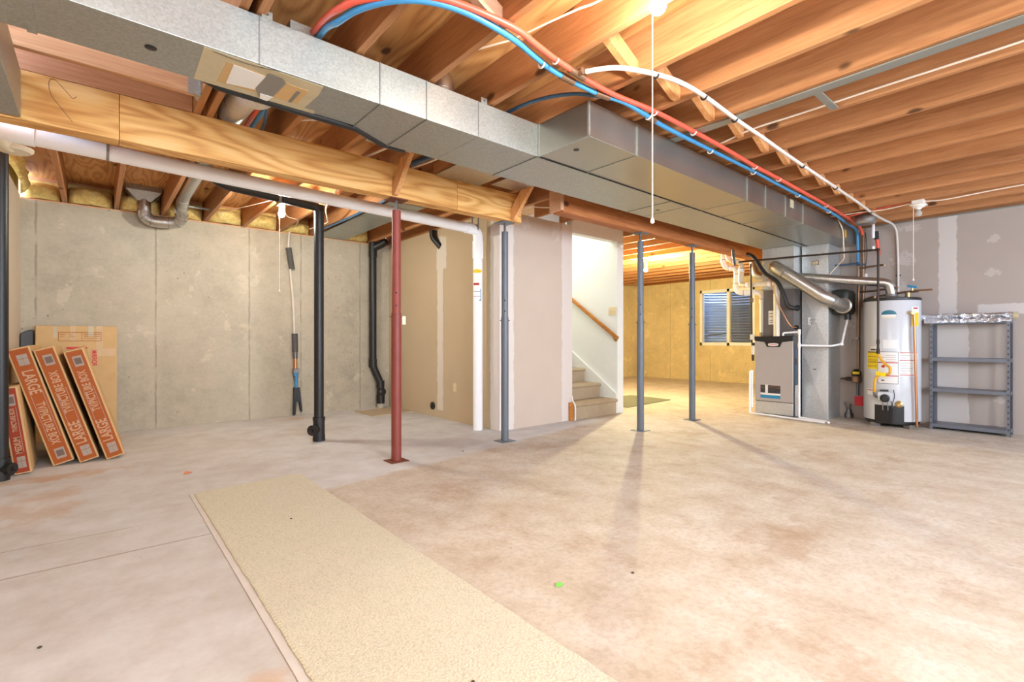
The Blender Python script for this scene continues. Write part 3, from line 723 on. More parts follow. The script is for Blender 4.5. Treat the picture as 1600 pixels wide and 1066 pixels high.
# round bypass duct from the plenum to the humidifier on the return drop
Q = thing('bypass_duct', 'round galvanized bypass duct slanting down in front of the return drop', 'duct', (6.72, 2.3, 1.7))
pth = elbow_path([(6.8, 2.62, 1.95), (6.655, 2.62, 1.95), (6.64, 2.49, 1.86), (6.76, 2.04, 1.49), (6.98, 1.95, 1.42), (7.03, 1.95, 1.42)], .09, 5)
MB().tube(pth, .078, 24).build('duct_run', 'galvpipe', Q, ang=30)
for i in (2, len(pth) // 2 - 3, len(pth) - 9, len(pth) - 5, len(pth) - 2):
    d = (pth[min(i + 1, len(pth) - 1)] - pth[i - 1]).normalized()
    MB().tube([pth[i] - d * .012, pth[i] + d * .012], .081, 24).build('joint_band', 'tapegrey' if i > 2 else 'tape', Q)
H_ = thing('humidifier', 'dark humidifier box on the side of the return drop', 'humidifier', (7.2, 1.98, 1.3))
B(7.03, 1.9, 1.31, 7.36, 2.088, 1.63).build('housing', 'humid', H_, bevel=.05)
MB()._lathe(V((7.035, 1.95, 1.42)), V((-1, 0, 0)), [(.095, 0), (.095, .03), (.082, .035)], 28).build('collar', 'galvpipe', H_)
MB().cyl((7.12, 1.93, 1.25), (7.12, 1.93, 1.32), .035, n=16).build('drain_cup', 'black', H_)

# water heater vent
E_ = thing('heater_vent', 'round galvanized vent pipe running left from water heater', 'duct', (7.0, 1.8, 1.6))
pth = elbow_path([(7.09, 1.483, 1.54), (7.075, 1.5, 1.665), (6.9, 2.03, 1.745), (6.83, 2.42, 1.81)], .11, 7)
MB().tube(pth, .052, 20).build('vent_run', 'galvpipe', E_, ang=30)
for i in (2, 5, 8, 11):
    if i < len(pth) - 1:
        d = (pth[i + 1] - pth[i - 1]).normalized(); MB().tube([pth[i] - d * .006, pth[i] + d * .006], .0545, 20).build('elbow_seam', 'galvpipe', E_)

# boot and elbows over the back wall
K = thing('register_boot', 'galvanized register boot and looping elbow above the concrete wall', 'duct', (.5, 6.68, 2.3))
a0 = [(.23, 6.55, 2.654), (.55, 6.55, 2.654), (.55, 6.74, 2.654), (.23, 6.74, 2.654)]; a1 = [(.235, 6.55, 2.6), (.545, 6.55, 2.6), (.545, 6.74, 2.6), (.235, 6.74, 2.6)]; a2 = [(.335, 6.6, 2.5), (.455, 6.6, 2.5), (.455, 6.7, 2.5), (.335, 6.7, 2.5)]
MB().add(a0 + a1 + a2, [(0, 1, 5, 4), (1, 2, 6, 5), (2, 3, 7, 6), (3, 0, 4, 7), (4, 5, 9, 8), (5, 6, 10, 9), (6, 7, 11, 10), (7, 4, 8, 11), (8, 9, 10, 11)]).build('boot', 'galvdark', K, smooth=False)
pth = elbow_path([(.395, 6.65, 2.52), (.395, 6.65, 2.30), (.73, 6.6, 2.30), (.715, 6.45, 2.48), (.7, 6.2, 2.5)], .15, 5)
MB().tube(pth, .062, 20).build('elbow_run', 'galvpipe', K, ang=22)
for i in range(1, len(pth) - 1, 2):
    d = (pth[i + 1] - pth[i - 1]).normalized(); MB().tube([pth[i] - d * .005, pth[i] + d * .005], .0645, 20).build('elbow_seam', 'cleat', K)
MB().tube([(.7, 6.22, 2.5), (.69, 5.0, 2.5), (.68, 3.7, 2.52)], .058, 18).build('straight_run', 'galvdark', K)
MB().bar((.68, 6.42, 2.47), (1.0, 6.42, 2.47), .012, .02).build('cross_strap', 'track', K)
# elbow taking off behind the supply duct
K2 = thing('takeoff_elbow', 'shiny galvanized takeoff elbow in the bay above the plywood beam', 'duct', (.68, 3.2, 2.35))
MB().tube(elbow_path([(.69, 2.66, 2.34), (.69, 2.93, 2.34), (.69, 3.28, 2.48), (.69, 3.72, 2.52)], .2, 7), .078, 24).build('elbow', 'galvlight', K2, ang=50)
for y, z in ((2.75, 2.34), (3.5, 2.505)): MB().tube([(.69, y - .01, z), (.69, y + .01, z + .001)], .081, 24).build('joint_band', 'galvdark', K2)
K3 = thing('duct_takeoff', 'short round takeoff rising from the supply duct beside a joist', 'duct', (1.56, 2.45, 2.41))
MB().tube(elbow_path([(1.56, 2.48, 2.405), (1.56, 2.48, 2.56), (1.56, 2.9, 2.575)], .09, 6), .074, 24).build('elbow', 'galvpipe', K3, ang=50)
MB().tube([(1.56, 2.48, 2.47), (1.56, 2.48, 2.485)], .0765, 24).build('joint_band', 'galvpipe', K3)
B(.68, 2.38, 2.411, .82, 2.55, 2.48).build('junction_box', 'galv', bevel=.003)
bpy.data.objects['junction_box']['label'] = 'small metal box on top of the supply duct near the tubing loop'; bpy.data.objects['junction_box']['category'] = 'box'
# panned joist bays
for lb, (x0, x1, y0, y1) in (('flat sheet metal joist pan behind the red post, reaching the back wall', (2.27, 2.67, 3.76, 6.79)), ('flat sheet metal joist pan in front of the beam right of the red post', (2.2, 2.66, 2.82, 3.6)),
                             ('short sheet metal joist pan left of the red post', (1.44, 1.8, 2.82, 3.3)), ('narrow sheet metal joist pan above the grey post at the beam end', (2.72, 3.03, 2.82, 3.5))):
    n = MB().box(x0, y0, 2.404, x1, y1, 2.416).box(x0, y0, 2.398, x1, y0 + .02, 2.404)
    for q in range(1, int((y1 - y0) / .8) + 1): n.box(x0, y0 + q * .8, 2.4, x1, y0 + q * .8 + .008, 2.404)
    tag(n.build('joist_pan', 'galvdark' if y1 < 5 else 'galv', smooth=False), lb, 'duct panel')
o = MB().box(3.074, YR, 2.409, 3.15, 1.9, 2.417).box(3.15, .98, 2.409, 3.44, 1.02, 2.417).build('metal_strip', 'track', smooth=False)
tag(o, 'dull grey metal strip with a cross piece along a ceiling joist', 'strip')
vc = MB()._lathe(V((6.67, 1.63, 2.415)), V((0, 0, -1)), [(.1, 0), (.105, .01), (.105, .075), (.085, .1), (.03, .108)], 28).build('ceiling_vent', 'galvdark')
tag(vc, 'round dark metal vent can hanging under the joists near the right wall', 'vent')
# vertical steel at far left
o = MB().box(-.5, 2.7, 2.16, -.3, 3.6, 2.4).build('duct_stub', 'galv', bevel=.003, smooth=False)
tag(o, 'galvanized duct stub hanging in front of the beam at far left', 'duct')
o = MB().tube([(.36, 2.73, 2.26), (.45, 2.695, 2.215), (.8, 2.692, 2.208), (1.12, 2.692, 2.205), (1.34, 2.815, 2.21), (1.5, 2.84, 2.22)], .022, 12).build('black_pipe', 'black')
tag(o, 'black pipe lying along the back lower edge of the supply duct', 'pipe')

# ================================================================== PIPES AND TUBING
W = thing('drain_pipe', 'white plastic drain pipe under the plywood beam, dropping beside the tan wall', 'pipe', (3.22, 4.38, 0))
zl = lambda x: 2.305 - .0235 * (x + .46)
MB().tube(elbow_path([(-.56, 4.38, zl(-.56)), (3.225, 4.38, zl(3.225)), (3.225, 4.38, 1.9)], .085, 8), .055, 24).build('sloping_run', 'pvc', W)
MB().cyl((3.225, 4.38, 0), (3.225, 4.38, 1.93), .0535, n=28).build('vertical_run', 'pvc', W)
MB().cyl((3.225, 4.38, 1.9), (3.225, 4.38, 2.09), .061, n=28).build('coupling', 'pvc', W)
MB().cyl((3.06, 4.38, zl(3.06)), (3.15, 4.38, zl(3.15)), .061, n=28).build('coupling', 'pvc', W)
MB().cyl((-.42, 4.38, zl(-.42)), (-.3, 4.38, zl(-.3)), .062, n=28).build('coupling', 'pvc', W)
MB().tube([(-.47, 4.38, 2.3), (-.47, 4.5, 2.29), (-.44, 4.62, 2.29)], .05, 20)._lathe(V((-.42, 4.62, 2.25)), V((0, 0, 1)), [(.085, 0), (.1, .015), (.1, .03), (.06, .04)], 24).build('side_fitting', 'cpvc', W)
for x in (.06, 3.19):
    d = V((1, 0, -.0235)).normalized()
    s = MB()
    for q in (-.057, .057): s.box(x - .008, 4.38 + q - .002, zl(x) - .01, x + .008, 4.38 + q + .002, 2.41)
    s.tube([V((x, 4.38, zl(x))) - d * .008, V((x, 4.38, zl(x))) + d * .008], .0575, 24)
    s.build('hanger_strap', 'tapegrey', W)
fv = V((-3.225, -4.38, 0)).normalized(); sd = fv.cross(V((0, 0, 1)))
def wrap(r, c, z0, z1, a0, a1, name, mat, parent, fac, n=14, el=False):
    """patch of printing that follows a round surface, seen from direction fac"""
    f = V(fac).normalized(); s = V((0, 0, 1)).cross(f); vs = []
    for i in range(n + 1):
        t = a0 + (a1 - a0) * i / n; d = f * math.cos(t) + s * math.sin(t)
        h = 1.0
        if el: h = max(.02, math.sqrt(max(0, 1 - ((2 * i / n) - 1) ** 2)))
        zm, hz = (z0 + z1) / 2, (z1 - z0) / 2 * h
        vs += [V((c[0], c[1], zm - hz)) + d * r, V((c[0], c[1], zm + hz)) + d * r]
    return MB().add(vs, [(2 * i, 2 * i + 2, 2 * i + 3, 2 * i + 1) for i in range(n)]).build(name, mat, parent, ang=60)
pc = (3.225, 4.38)
wrap(.0545, pc, 1.735, 1.775, -1.2, .95, 'printed_oval', 'yellowtag', W, fv, 16, True)
wrap(.0545, pc, 1.60, 1.625, -1.0, .3, 'printed_word', 'redink', W, fv)
wrap(.0545, pc, 1.53, 1.534, -1.0, .5, 'printed_line', 'ink', W, fv)
wrap(.0545, pc, 1.475, 1.479, -1.0, .5, 'printed_line', 'redink', W, fv)
wrap(.0545, pc, 1.44, 1.56, .55, .7, 'printed_stroke', 'inkblue', W, fv)
wrap(.0545, pc, 1.43, 1.44, .3, .7, 'printed_stroke', 'ink', W, fv)

A_ = thing('soil_stack', 'black plastic soil stack standing free left of the red post', 'pipe', (1.68, 4.93, 0))
MB().tube(elbow_path([(1.68, 4.93, 0), (1.68, 4.93, 2.315), (.85, 4.93, 2.37), (.7, 4.93, 2.47), (.62, 4.95, 2.6)], .07, 6), .046, 24).build('pipe_run', 'black', A_)
MB().cyl((1.68, 4.93, .0), (1.68, 4.93, .235), .055, n=28).cyl((1.68, 4.93, .2), (1.68, 4.93, .235), .058, n=28).cyl((1.68, 4.93, .0), (1.68, 4.93, .06), .058, n=28).build('cleanout_tee', 'black', A_)
MB().cyl((1.68, 4.93, .12), (1.6, 4.865, .12), .04, n=20)._lathe(V((1.6, 4.865, .12)), V((-.78, -.62, 0)), [(.05, 0), (.052, .012), (.05, .02), (.018, .022), (.016, .04)], 20).build('cleanout_plug', 'black', A_)
MB().cyl((1.68, 4.93, 2.27), (1.68, 4.93, 2.33), .05, n=24).build('elbow_hub', 'black', A_)
MB().box(1.3, 4.87, 2.27, 1.318, 4.99, 2.42).build('hanger_strap', 'tapegrey', A_)
A2 = thing('vent_stack', 'black plastic pipe running down the concrete wall near the corner', 'pipe', (3.08, 6.7, 0))
MB().tube(elbow_path([(3.06, 6.72, 2.3), (3.06, 6.72, .62), (3.17, 6.7, .36), (3.17, 6.7, .08)], .08, 6), .052, 24).build('pipe_run', 'black', A2)
for p0, p1 in (((3.06, 6.72, .6), (3.06, 6.72, .72)), ((3.165, 6.7, .3), (3.168, 6.7, .4)), ((3.17, 6.7, .07), (3.17, 6.7, .2))): MB().cyl(p0, p1, .059, n=24).build('coupling', 'black', A2)
MB()._lathe(V((3.17, 6.67, .24)), V((.1, -1, 0)), [(.055, -.02), (.055, .035), (.04, .045), (.015, .05)], 20).build('cleanout_plug', 'black', A2)
MB().cyl((3.17, 6.7, 0), (3.17, 6.7, .08), .05, n=20).build('cement_collar', 'concB', A2)
MB().cyl((3.06, 6.72, 2.2), (3.06, 6.72, 2.415), .06, n=24).tube([(3.06, 6.72, 2.33), (3.16, 6.64, 2.39), (3.2, 6.58, 2.43)], .056, 20).build('top_tee', 'black', A2)
A3 = thing('floor_stack', 'black pipe at the left picture edge in front of the medium box', 'pipe', (-.515, 5.0, 0))
MB().cyl((-.517, 5.0, 0), (-.517, 5.0, 2.42), .04, n=24).build('pipe_run', 'black', A3)
MB().cyl((-.517, 5.0, .0), (-.517, 5.0, .16), .048, n=24).cyl((-.517, 5.0, .13), (-.517, 5.0, .16), .051, n=24).build('cleanout_tee', 'black', A3)
MB()._lathe(V((-.5, 4.975, .085)), V((.8, -.6, 0)), [(.03, 0), (.03, .045), (.042, .045), (.042, .06), (.015, .062), (.012, .075)], 20).build('cleanout_plug', 'black', A3)
A4 = MB().tube(elbow_path([(3.3, 5.46, 2.41), (3.3, 5.46, 2.32), (3.36, 5.36, 2.19)], .07), .042, 18).build('wall_pipe', 'black')
tag(A4, 'short black pipe curving into the tan drywall near the ceiling', 'pipe')

def clip(p, parent, r=.02, mat='whitetube'):
    x, y, z = p; s = MB(); pts = []
    for i in range(9):
        a = math.pi * (1.05 + .95 * i / 8); pts.append((x, y + r * math.cos(a), z + r * math.sin(a)))
    s.tube(pts, .005, 6); s.tube([pts[-1], (x + .004, y + r + .004, z + .03)], .005, 6)
    s.build('pipe_clip', mat, parent)
T = thing('hot_water_tube', 'red water tube looping over the duct and running along the joists', 'tube', (2, 1.72, 2.39))
rp = [(.8, 3.9, 2.5), (.78, 2.9, 2.47), (.785, 2.4, 2.46), (.775, 2.2, 2.43), (.775, 2.04, 2.39), (.82, 1.93, 2.39), (.95, 1.78, 2.39), (1.11, 1.69, 2.39), (1.41, 1.66, 2.395), (1.6, 1.69, 2.395), (1.8, 1.72, 2.395), (2.2, 1.745, 2.395), (2.64, 1.71, 2.395), (3.4, 1.71, 2.395), (4.05, 1.73, 2.395), (4.55, 1.73, 2.395), (5.77, 1.75, 2.395), (6.7, 1.78, 2.395), (7.1, 1.8, 2.38), (7.22, 1.8, 2.3)]
MB().tube(smooth_path(rp, 7), .0145, 12).build('tubing', 'red', T)
for x, y in ((1.74, 1.712), (2.6, 1.715), (3.05, 1.71), (4.03, 1.73), (4.5, 1.73), (5.75, 1.75)): clip((x, y, 2.393), T)
MB().tube([(1.86, 1.728, 2.395), (1.98, 1.736, 2.395)], .019, 12).tube([(1.92, 1.73, 2.395), (1.92, 1.69, 2.395)], .017, 12).build('brass_tee', 'copperdull', T)
T2 = thing('cold_water_tube', 'blue water tube looping over the duct beside the red one', 'tube', (2, 1.78, 2.38))
bp_ = [(.83, 3.9, 2.49), (.815, 2.9, 2.46), (.81, 2.45, 2.45), (.8, 2.25, 2.425), (.80, 2.12, 2.385), (.83, 1.98, 2.38), (.91, 1.84, 2.38), (1.03, 1.74, 2.38), (1.2, 1.695, 2.38), (1.45, 1.71, 2.385), (1.66, 1.76, 2.39), (1.83, 1.79, 2.39), (2.14, 1.79, 2.39), (2.35, 1.755, 2.39), (2.57, 1.755, 2.38), (2.82, 1.78, 2.385), (3.41, 1.785, 2.39), (4.15, 1.78, 2.39), (4.67, 1.79, 2.39), (6.0, 1.8, 2.385), (6.8, 1.85, 2.38), (7.2, 1.86, 2.36), (7.26, 1.86, 2.2), (7.26, 1.86, 1.95)]
MB().tube(smooth_path(bp_, 7), .0145, 12).build('tubing', 'blue', T2)
for x, y in ((1.70, 1.77), (2.6, 1.757), (3.42, 1.785), (4.12, 1.78), (5.1, 1.79), (6.0, 1.8)): clip((x, y, 2.383), T2)
for p0, p1 in (((1.86, 1.792, 2.39), (1.96, 1.795, 2.39)), ((2.14, 1.79, 2.39), (2.24, 1.777, 2.39)), ((2.6, 1.757, 2.38), (2.68, 1.765, 2.382))): MB().tube([p0, p1], .019, 12).build('tube_fitting', 'copperdull', T2)
MB().tube(smooth_path([(2.2, 1.785, 2.385), (2.1, 1.95, 2.43), (2.02, 2.2, 2.45), (2.0, 2.6, 2.46)]), .011, 10).build('branch_tube', 'bluedark', T2)
o = MB().tube(smooth_path([(.72, 2.75, 2.46), (.76, 3.1, 2.47), (.86, 3.55, 2.47), (.9, 3.9, 2.48)]), .012, 10).build('branch_tube', 'bluedark')
tag(o, 'blue tube crossing the bay between takeoff elbow and beam', 'tube')
T3 = thing('white_tube', 'white flexible conduit curving from the red tube to the right wall', 'conduit', (3, 1.45, 2.39))
wp = [(1.94, 1.69, 2.395), (1.99, 1.61, 2.395), (2.06, 1.545, 2.395), (2.22, 1.475, 2.395), (2.4, 1.43, 2.395), (2.65, 1.42, 2.395), (3.1, 1.44, 2.395), (3.5, 1.45, 2.395), (4.1, 1.47, 2.395), (5.05, 1.49, 2.395), (5.9, 1.51, 2.395), (6.56, 1.53, 2.39), (6.95, 1.52, 2.385), (7.2, 1.51, 2.385), (7.34, 1.5, 2.35), (7.375, 1.49, 2.25), (7.38, 1.48, 1.9), (7.38, 1.48, 1.56)]
MB().tube(smooth_path(wp, 7), .0125, 12).build('tubing', 'whitetube', T3)
for x, y in ((2.24, 1.468), (2.65, 1.42), (3.07, 1.44), (4.3, 1.474), (5.15, 1.492), (6.4, 1.525)): clip((x, y, 2.393), T3, .018, 'black')
MB().box(7.385, 1.455, 1.77, 7.4, 1.505, 1.785).build('pipe_clip', 'black', T3)

# cables
for lb, pts, r, mt in (
    ('white cable stapled along the joist side at upper right', [(3.452, -.3, 2.47), (3.452, .3, 2.46), (3.452, .8, 2.46), (3.45, 1.2, 2.455), (3.44, 1.5, 2.45), (3.47, 1.75, 2.43), (3.6, 2.2, 2.45)], .0065, 'cable'),
    ('white cable crossing behind the red tube to the lit bulb', [(1.66, 1.12, 2.46), (1.66, 1.37, 2.47), (1.63, 1.47, 2.47), (1.59, 1.64, 2.47), (1.55, 1.82, 2.47), (1.52, 1.89, 2.47), (1.46, 2.02, 2.47), (1.43, 2.1, 2.47)], .005, 'cable'),
    ('white cable drooping by the unlit bulb fixture', [(6.38, -.6, 2.41), (6.39, .1, 2.405), (6.39, .55, 2.4), (6.385, .9, 2.385), (6.38, 1.06, 2.40)], .006, 'cable'),
    ('white cable running from the unlit fixture toward the round vent can', [(6.38, 1.16, 2.40), (6.39, 1.4, 2.385), (6.4, 1.6, 2.4), (6.41, 1.9, 2.41)], .006, 'cable'),
    ('red cable running along the joist by the unlit fixture', [(6.43, -1.0, 2.45), (6.43, .3, 2.44), (6.43, 1.2, 2.43), (6.5, 1.75, 2.4)], .008, 'red'),
    ('white cable bundle left of the black vent stack', [(1.75, 4.6, 2.44), (1.85, 5.2, 2.41), (2.0, 5.6, 2.38), (2.1, 5.9, 2.4), (2.1, 6.5, 2.43)], .008, 'cable'),
    ('grey cable clipped along the joist behind the red post', [(2.22, 4.0, 2.41), (2.22, 5.0, 2.405), (2.2, 5.8, 2.4), (2.18, 6.6, 2.42)], .014, 'bluedark'),
    ('white cable behind the lit bulb near the concrete wall', [(1.05, 6.3, 2.43), (1.2, 5.75, 2.405), (1.36, 5.3, 2.41)], .004, 'cable'),
    ('white cable looping right of the lit bulb near the concrete wall', [(1.45, 5.26, 2.41), (1.62, 5.8, 2.39), (1.8, 6.0, 2.405), (1.9, 6.4, 2.43)], .004, 'cable'),
    ('white cable crossing the bay above the plywood beam', [(1.02, 3.5, 2.5), (1.1, 3.35, 2.47), (1.25, 3.1, 2.44), (1.4, 2.9, 2.43)], .008, 'cable'),
    ('white cable above the beam near the red post brace', [(1.6, 4.0, 2.46), (1.66, 3.5, 2.45), (1.75, 3.1, 2.46), (1.78, 2.85, 2.47)], .009, 'cable'),
    ('white cable above the beam beside the metal pans', [(2.03, 3.7, 2.45), (2.06, 3.4, 2.44), (2.1, 3.1, 2.46), (2.1, 2.85, 2.47)], .008, 'cable'),
    ('white cable strung through the short joists over the stair wall', [(3.2, 3.85, 2.47), (3.5, 3.9, 2.44), (3.8, 3.7, 2.43), (3.95, 3.3, 2.45)], .007, 'cable')):
    tag(MB().tube(smooth_path(pts), r, 8).build('electric_cable', mt), lb, 'cable')
o = MB().tube([(1.98, 3.6, 2.45), (2.02, 3.2, 2.44), (2.06, 2.86, 2.45)], .022, 12).build('flex_hose', 'bluedark')
tag(o, 'dark grey hose above the beam right of the red post brace', 'hose')

# ================================================================== LIGHTS
def fixture(x, y, zb, lb, mat, r=.031, str_end=None, box=False, dx=-.03, dy=.0):
    t = thing('pull_chain_light', lb, 'lamp', (x, y, ZJ), 'bare bulb fixtures')
    if box: MB().box(x - .05, y - .05, 2.375, x + .05, y + .05, ZJ - .001).box(x - .064, y - .064, 2.365, x + .064, y + .064, 2.378).build('outlet_box', 'porcelain', t, bevel=.006)
    zt = 2.368 if box else ZJ - .001
    MB()._lathe(V((x, y, zt)), V((0, 0, -1)), [(.056, 0), (.056, .014), (.04, .022), (.026, .03), (.022, zt - zb - r * 1.4)], 28).build('lamp_holder', 'porcelain', t)
    MB()._lathe(V((x, y, zb)), V((0, 0, 1)), [(0.001, -r)] + [(r * math.sin(a), -r * math.cos(a)) for a in [math.pi * i / 12 for i in range(1, 9)]] + [(r * .62, r * .95), (.014, r * 1.35), (.0135, r * 1.7)], 24).build('bulb', mat, t)
    if str_end:
        MB().tube([(x + dx, y + dy, zt - .02), (x + dx, y + dy, str_end)], .0022, 6).build('pull_string', 'string', t)
        MB()._lathe(V((x + dx, y + dy, str_end - .022)), V((0, 0, 1)), [(.002, 0), (.008, .004), (.007, .016), (.002, .024)], 12).build('string_bell', 'porcelain', t)
    return t
M['bulb1'] = bulbmat('lit_bulb_a', (1, .96, .87), 1500)
M['bulb2'] = bulbmat('lit_bulb_b', (1, .96, .84), 1750)
M['bulb3'] = bulbmat('lit_bulb_c', (1, .88, .50), 9500)
fixture(1.655, 1.075, 2.29, 'lit bare bulb with a long pull string over the open floor', 'bulb1', .031, 1.47, dx=-.02, dy=.012)
fixture(1.41, 5.215, 2.255, 'lit bare bulb in front of the concrete back wall', 'bulb2', .031, 1.5, dx=-.02)
fixture(7.209, 4.92, 2.2, 'lit bare bulb in the yellow far room', 'bulb3', .031, None)
fixture(6.38, 1.113, 2.285, 'unlit clear bulb on a white box above the water heater', 'bulboff', .03, 1.62, True, -.06, .03)
# the fixture over the open floor hangs from a bracket between two joists
tag(B(1.43, 1.055, 2.405, 1.803, 1.095, 2.421).build('mounting_bracket', 'track', smooth=False), 'metal bracket carrying the lit bulb between two joists', 'bracket')
dt = MB()._lathe(V((1.62, 5.3, ZJ)), V((0, 0, -1)), [(.06, 0), (.06, .02), (.05, .028)], 24).build('ceiling_box', 'porcelain')
tag(dt, 'round white box on the joists just right of the back bulb', 'electrical box')

# ================================================================== FURNACE PIPING
G = thing('exhaust_pipe', 'white plastic exhaust pipe stepping up from the furnace past the window', 'pipe', (6.9, 2.85, 1.05))
pth = elbow_path([(6.9, 2.858, 1.03), (6.9, 2.858, 1.645), (6.9, 3.22, 1.665), (6.9, 3.21, 2.01), (6.9, 3.395, 2.035), (6.9, 3.406, 2.42)], .085, 7)
MB().tube(pth, .036, 20).build('pipe_run', 'pvc', G)
for p0, p1 in (((6.9, 2.858, 1.5), (6.9, 2.858, 1.55)), ((6.9, 3.06, 1.656), (6.9, 3.1, 1.658)), ((6.9, 3.22, 1.74), (6.9, 3.219, 1.79)), ((6.9, 3.212, 1.88), (6.9, 3.211, 1.92)), ((6.9, 3.28, 2.021), (6.9, 3.31, 2.025)), ((6.9, 3.405, 2.12), (6.9, 3.405, 2.15))):
    q = MB().tube([p0, p1], .041, 20).build('coupling', 'pvc', G)
    d = (V(p1) - V(p0)); MB().tube([V(p1), V(p1) + d.normalized() * .006], .0415, 20).build('primer_ring', 'pvcband', q)
MB().tube([(6.9, 2.858, 1.04), (6.9, 2.858, 1.1)], .043, 20).build('rubber_boot', 'tapegrey', G)
G2 = thing('intake_pipe', 'white plastic intake pipe rising beside the furnace coil cabinet', 'pipe', (6.72, 2.66, 1.05))
MB().tube([(6.7, 2.6, 1.046), (6.7, 2.6, 1.72)], .036, 20).build('vertical_run', 'cpvc', G2)
pth = elbow_path([(6.7, 2.59, 1.73), (6.7, 2.84, 1.737), (6.8, 3.11, 1.75), (6.85, 3.117, 2.085), (6.85, 3.3, 2.115), (6.85, 3.33, 2.3)], .08, 7)
MB().tube(pth, .034, 20).build('upper_run', 'cpvc', G2)
for p0, p1 in (((6.748, 2.97, 1.743), (6.763, 3.01, 1.745)), ((6.825, 3.115, 1.94), (6.832, 3.116, 1.98)), ((6.85, 3.2, 2.098), (6.85, 3.23, 2.103)), ((6.7, 2.7, 1.733), (6.7, 2.66, 1.732))):
    q = MB().tube([p0, p1], .039, 20).build('coupling', 'pvc', G2)
    d = (V(p1) - V(p0)); MB().tube([V(p1), V(p1) + d.normalized() * .006], .0395, 20).build('primer_ring', 'pvcband', q)
G3 = thing('gas_pipe', 'dark iron gas pipe crossing from the furnace and dropping before the water heater', 'pipe', (6.75, 2.2, 2))
MB().tube(elbow_path([(6.62, 3.05, 2.05), (6.66, 2.4, 2.04), (6.75, 1.535, 2.02), (6.75, 1.535, .86)], .02, 4), .0115, 12).build('pipe_run', 'iron', G3)
MB().sphere((6.75, 1.535, 2.02), .02, 12).cyl((6.75, 1.535, 1.0), (6.75, 1.535, .95), .016, n=12).cyl((6.75, 1.535, .9), (6.75, 1.535, .84), .017, n=12).build('pipe_fittings', 'iron', G3)
MB().tube(smooth_path([(6.75, 1.535, .84), (6.74, 1.5, .77), (6.72, 1.45, .715), (6.71, 1.42, .69), (6.71, 1.42, .63), (6.72, 1.46, .61), (6.73, 1.52, .6), (6.72, 1.555, .55), (6.73, 1.565, .47), (6.75, 1.57, .41)]), .0135, 12).build('yellow_connector', 'yellowhose', G3)
MB().obox((6.7, 1.5, .615), (0, 1, .25), (1, 0, 0), (0, -.25, 1), .045, .004, .022).build('hang_tag', 'yellowtag', G3)
MB().tube(smooth_path([(6.75, 1.572, .42), (6.752, 1.57, .37), (6.78, 1.55, .345), (6.83, 1.51, .33)]), .012, 10).build('pipe_elbow', 'screw', G3)
G4 = thing('furnace_gas_pipe', 'thin dark gas pipe standing left of the furnace before the window', 'pipe', (6.7, 2.915, .7))
MB().tube([(6.68, 2.92, 2.02), (6.7, 2.915, 1.05)], .0115, 12).tube([(6.7, 2.915, 1.05), (6.7, 2.905, .72)], .009, 10).build('pipe_run', 'iron', G4)
MB().box(6.68, 2.9, 1.5, 6.72, 2.935, 1.56).build('union', 'copperdull', G4, bevel=.006)
MB().box(6.68, 2.88, 1.0, 6.72, 2.93, 1.07).cyl((6.7, 2.9, .8), (6.7, 2.9, .92), .02, n=12).build('gas_cock', 'cpvc', G4)
MB().cyl((6.7, 2.9, .72), (6.7, 2.9, .87), .016, n=12).build('drip_leg', 'iron', G4)
o = MB().tube(smooth_path([(6.66, 2.96, 2.15), (6.64, 2.86, 2.09), (6.64, 2.73, 1.88), (6.64, 2.57, 1.74), (6.64, 2.5, 1.58), (6.65, 2.46, 1.45), (6.67, 2.42, 1.405), (6.74, 2.37, 1.4)]), .026, 14)
ls = thing('line_set', 'black insulated refrigerant line curving down in front of the coil cabinet', 'pipe', (6.65, 2.6, 1.4))
o.build('insulated_line', 'black', ls)
MB().tube(smooth_path([(6.63, 2.78, 1.95), (6.63, 2.65, 1.75), (6.64, 2.57, 1.5), (6.66, 2.47, 1.26), (6.69, 2.42, 1.17), (6.74, 2.38, 1.155)]), .006, 8).build('copper_line', 'copper', ls)
MB()._lathe(V((6.752, 2.37, 1.4)), V((-1, 0, 0)), [(.036, 0), (.036, .01), (.028, .014)], 16)._lathe(V((6.752, 2.38, 1.155)), V((-1, 0, 0)), [(.03, 0), (.03, .01), (.02, .014)], 16).build('grommets', 'blackmatte', ls)
o = MB().tube([(6.3, 2.98, 2.17), (6.31, 2.98, 2.1), (6.33, 2.97, 1.97)], [.016, .018, .014], 12).build('hose_end', 'black')
tag(o, 'black hose end hanging under the duct in front of the white elbows', 'hose')
rd = MB().tube(elbow_path([(6.98, 2.802, 1.86), (6.98, 2.95, 1.87), (7.05, 3.02, 2.08)], .09, 6), .075, 20).build('round_duct', 'galvpipe')
tag(rd, 'short round duct elbow behind the white pipes left of the plenum', 'duct')
# condensate plumbing
Z = thing('condensate_pipe', 'thin white condensate piping in front of the return drop', 'pipe', (6.72, 2.3, 0))
MB().tube([(6.72, 2.34, .03), (6.72, 2.34, 1.12)], .0125, 12).tube(elbow_path([(6.72, 2.53, 1.05), (6.72, 2.53, 1.085), (6.72, 2.34, 1.1)], .015, 4), .0125, 12).build('upright', 'pvc', Z)
MB().tube(elbow_path([(6.72, 2.34, .93), (6.76, 2.0, .925), (6.95, 1.945, .95), (7.12, 1.93, 1.26)], .03, 4), .0115, 12).build('humidifier_branch', 'pvc', Z)
MB().tube(elbow_path([(6.72, 2.34, .025), (6.64, 2.0, .022), (6.6, 1.98, .022)], .02, 4), .0125, 12).build('floor_branch', 'pvc', Z)
for z in (.93, 1.1): MB().cyl((6.72, 2.34, z - .03), (6.72, 2.34, z + .03), .0175, n=14).build('tee', 'pvc', Z)
MB().cyl((6.95, 1.945, .93), (6.95, 1.945, .97), .017, n=12).build('tee', 'pvc', Z)
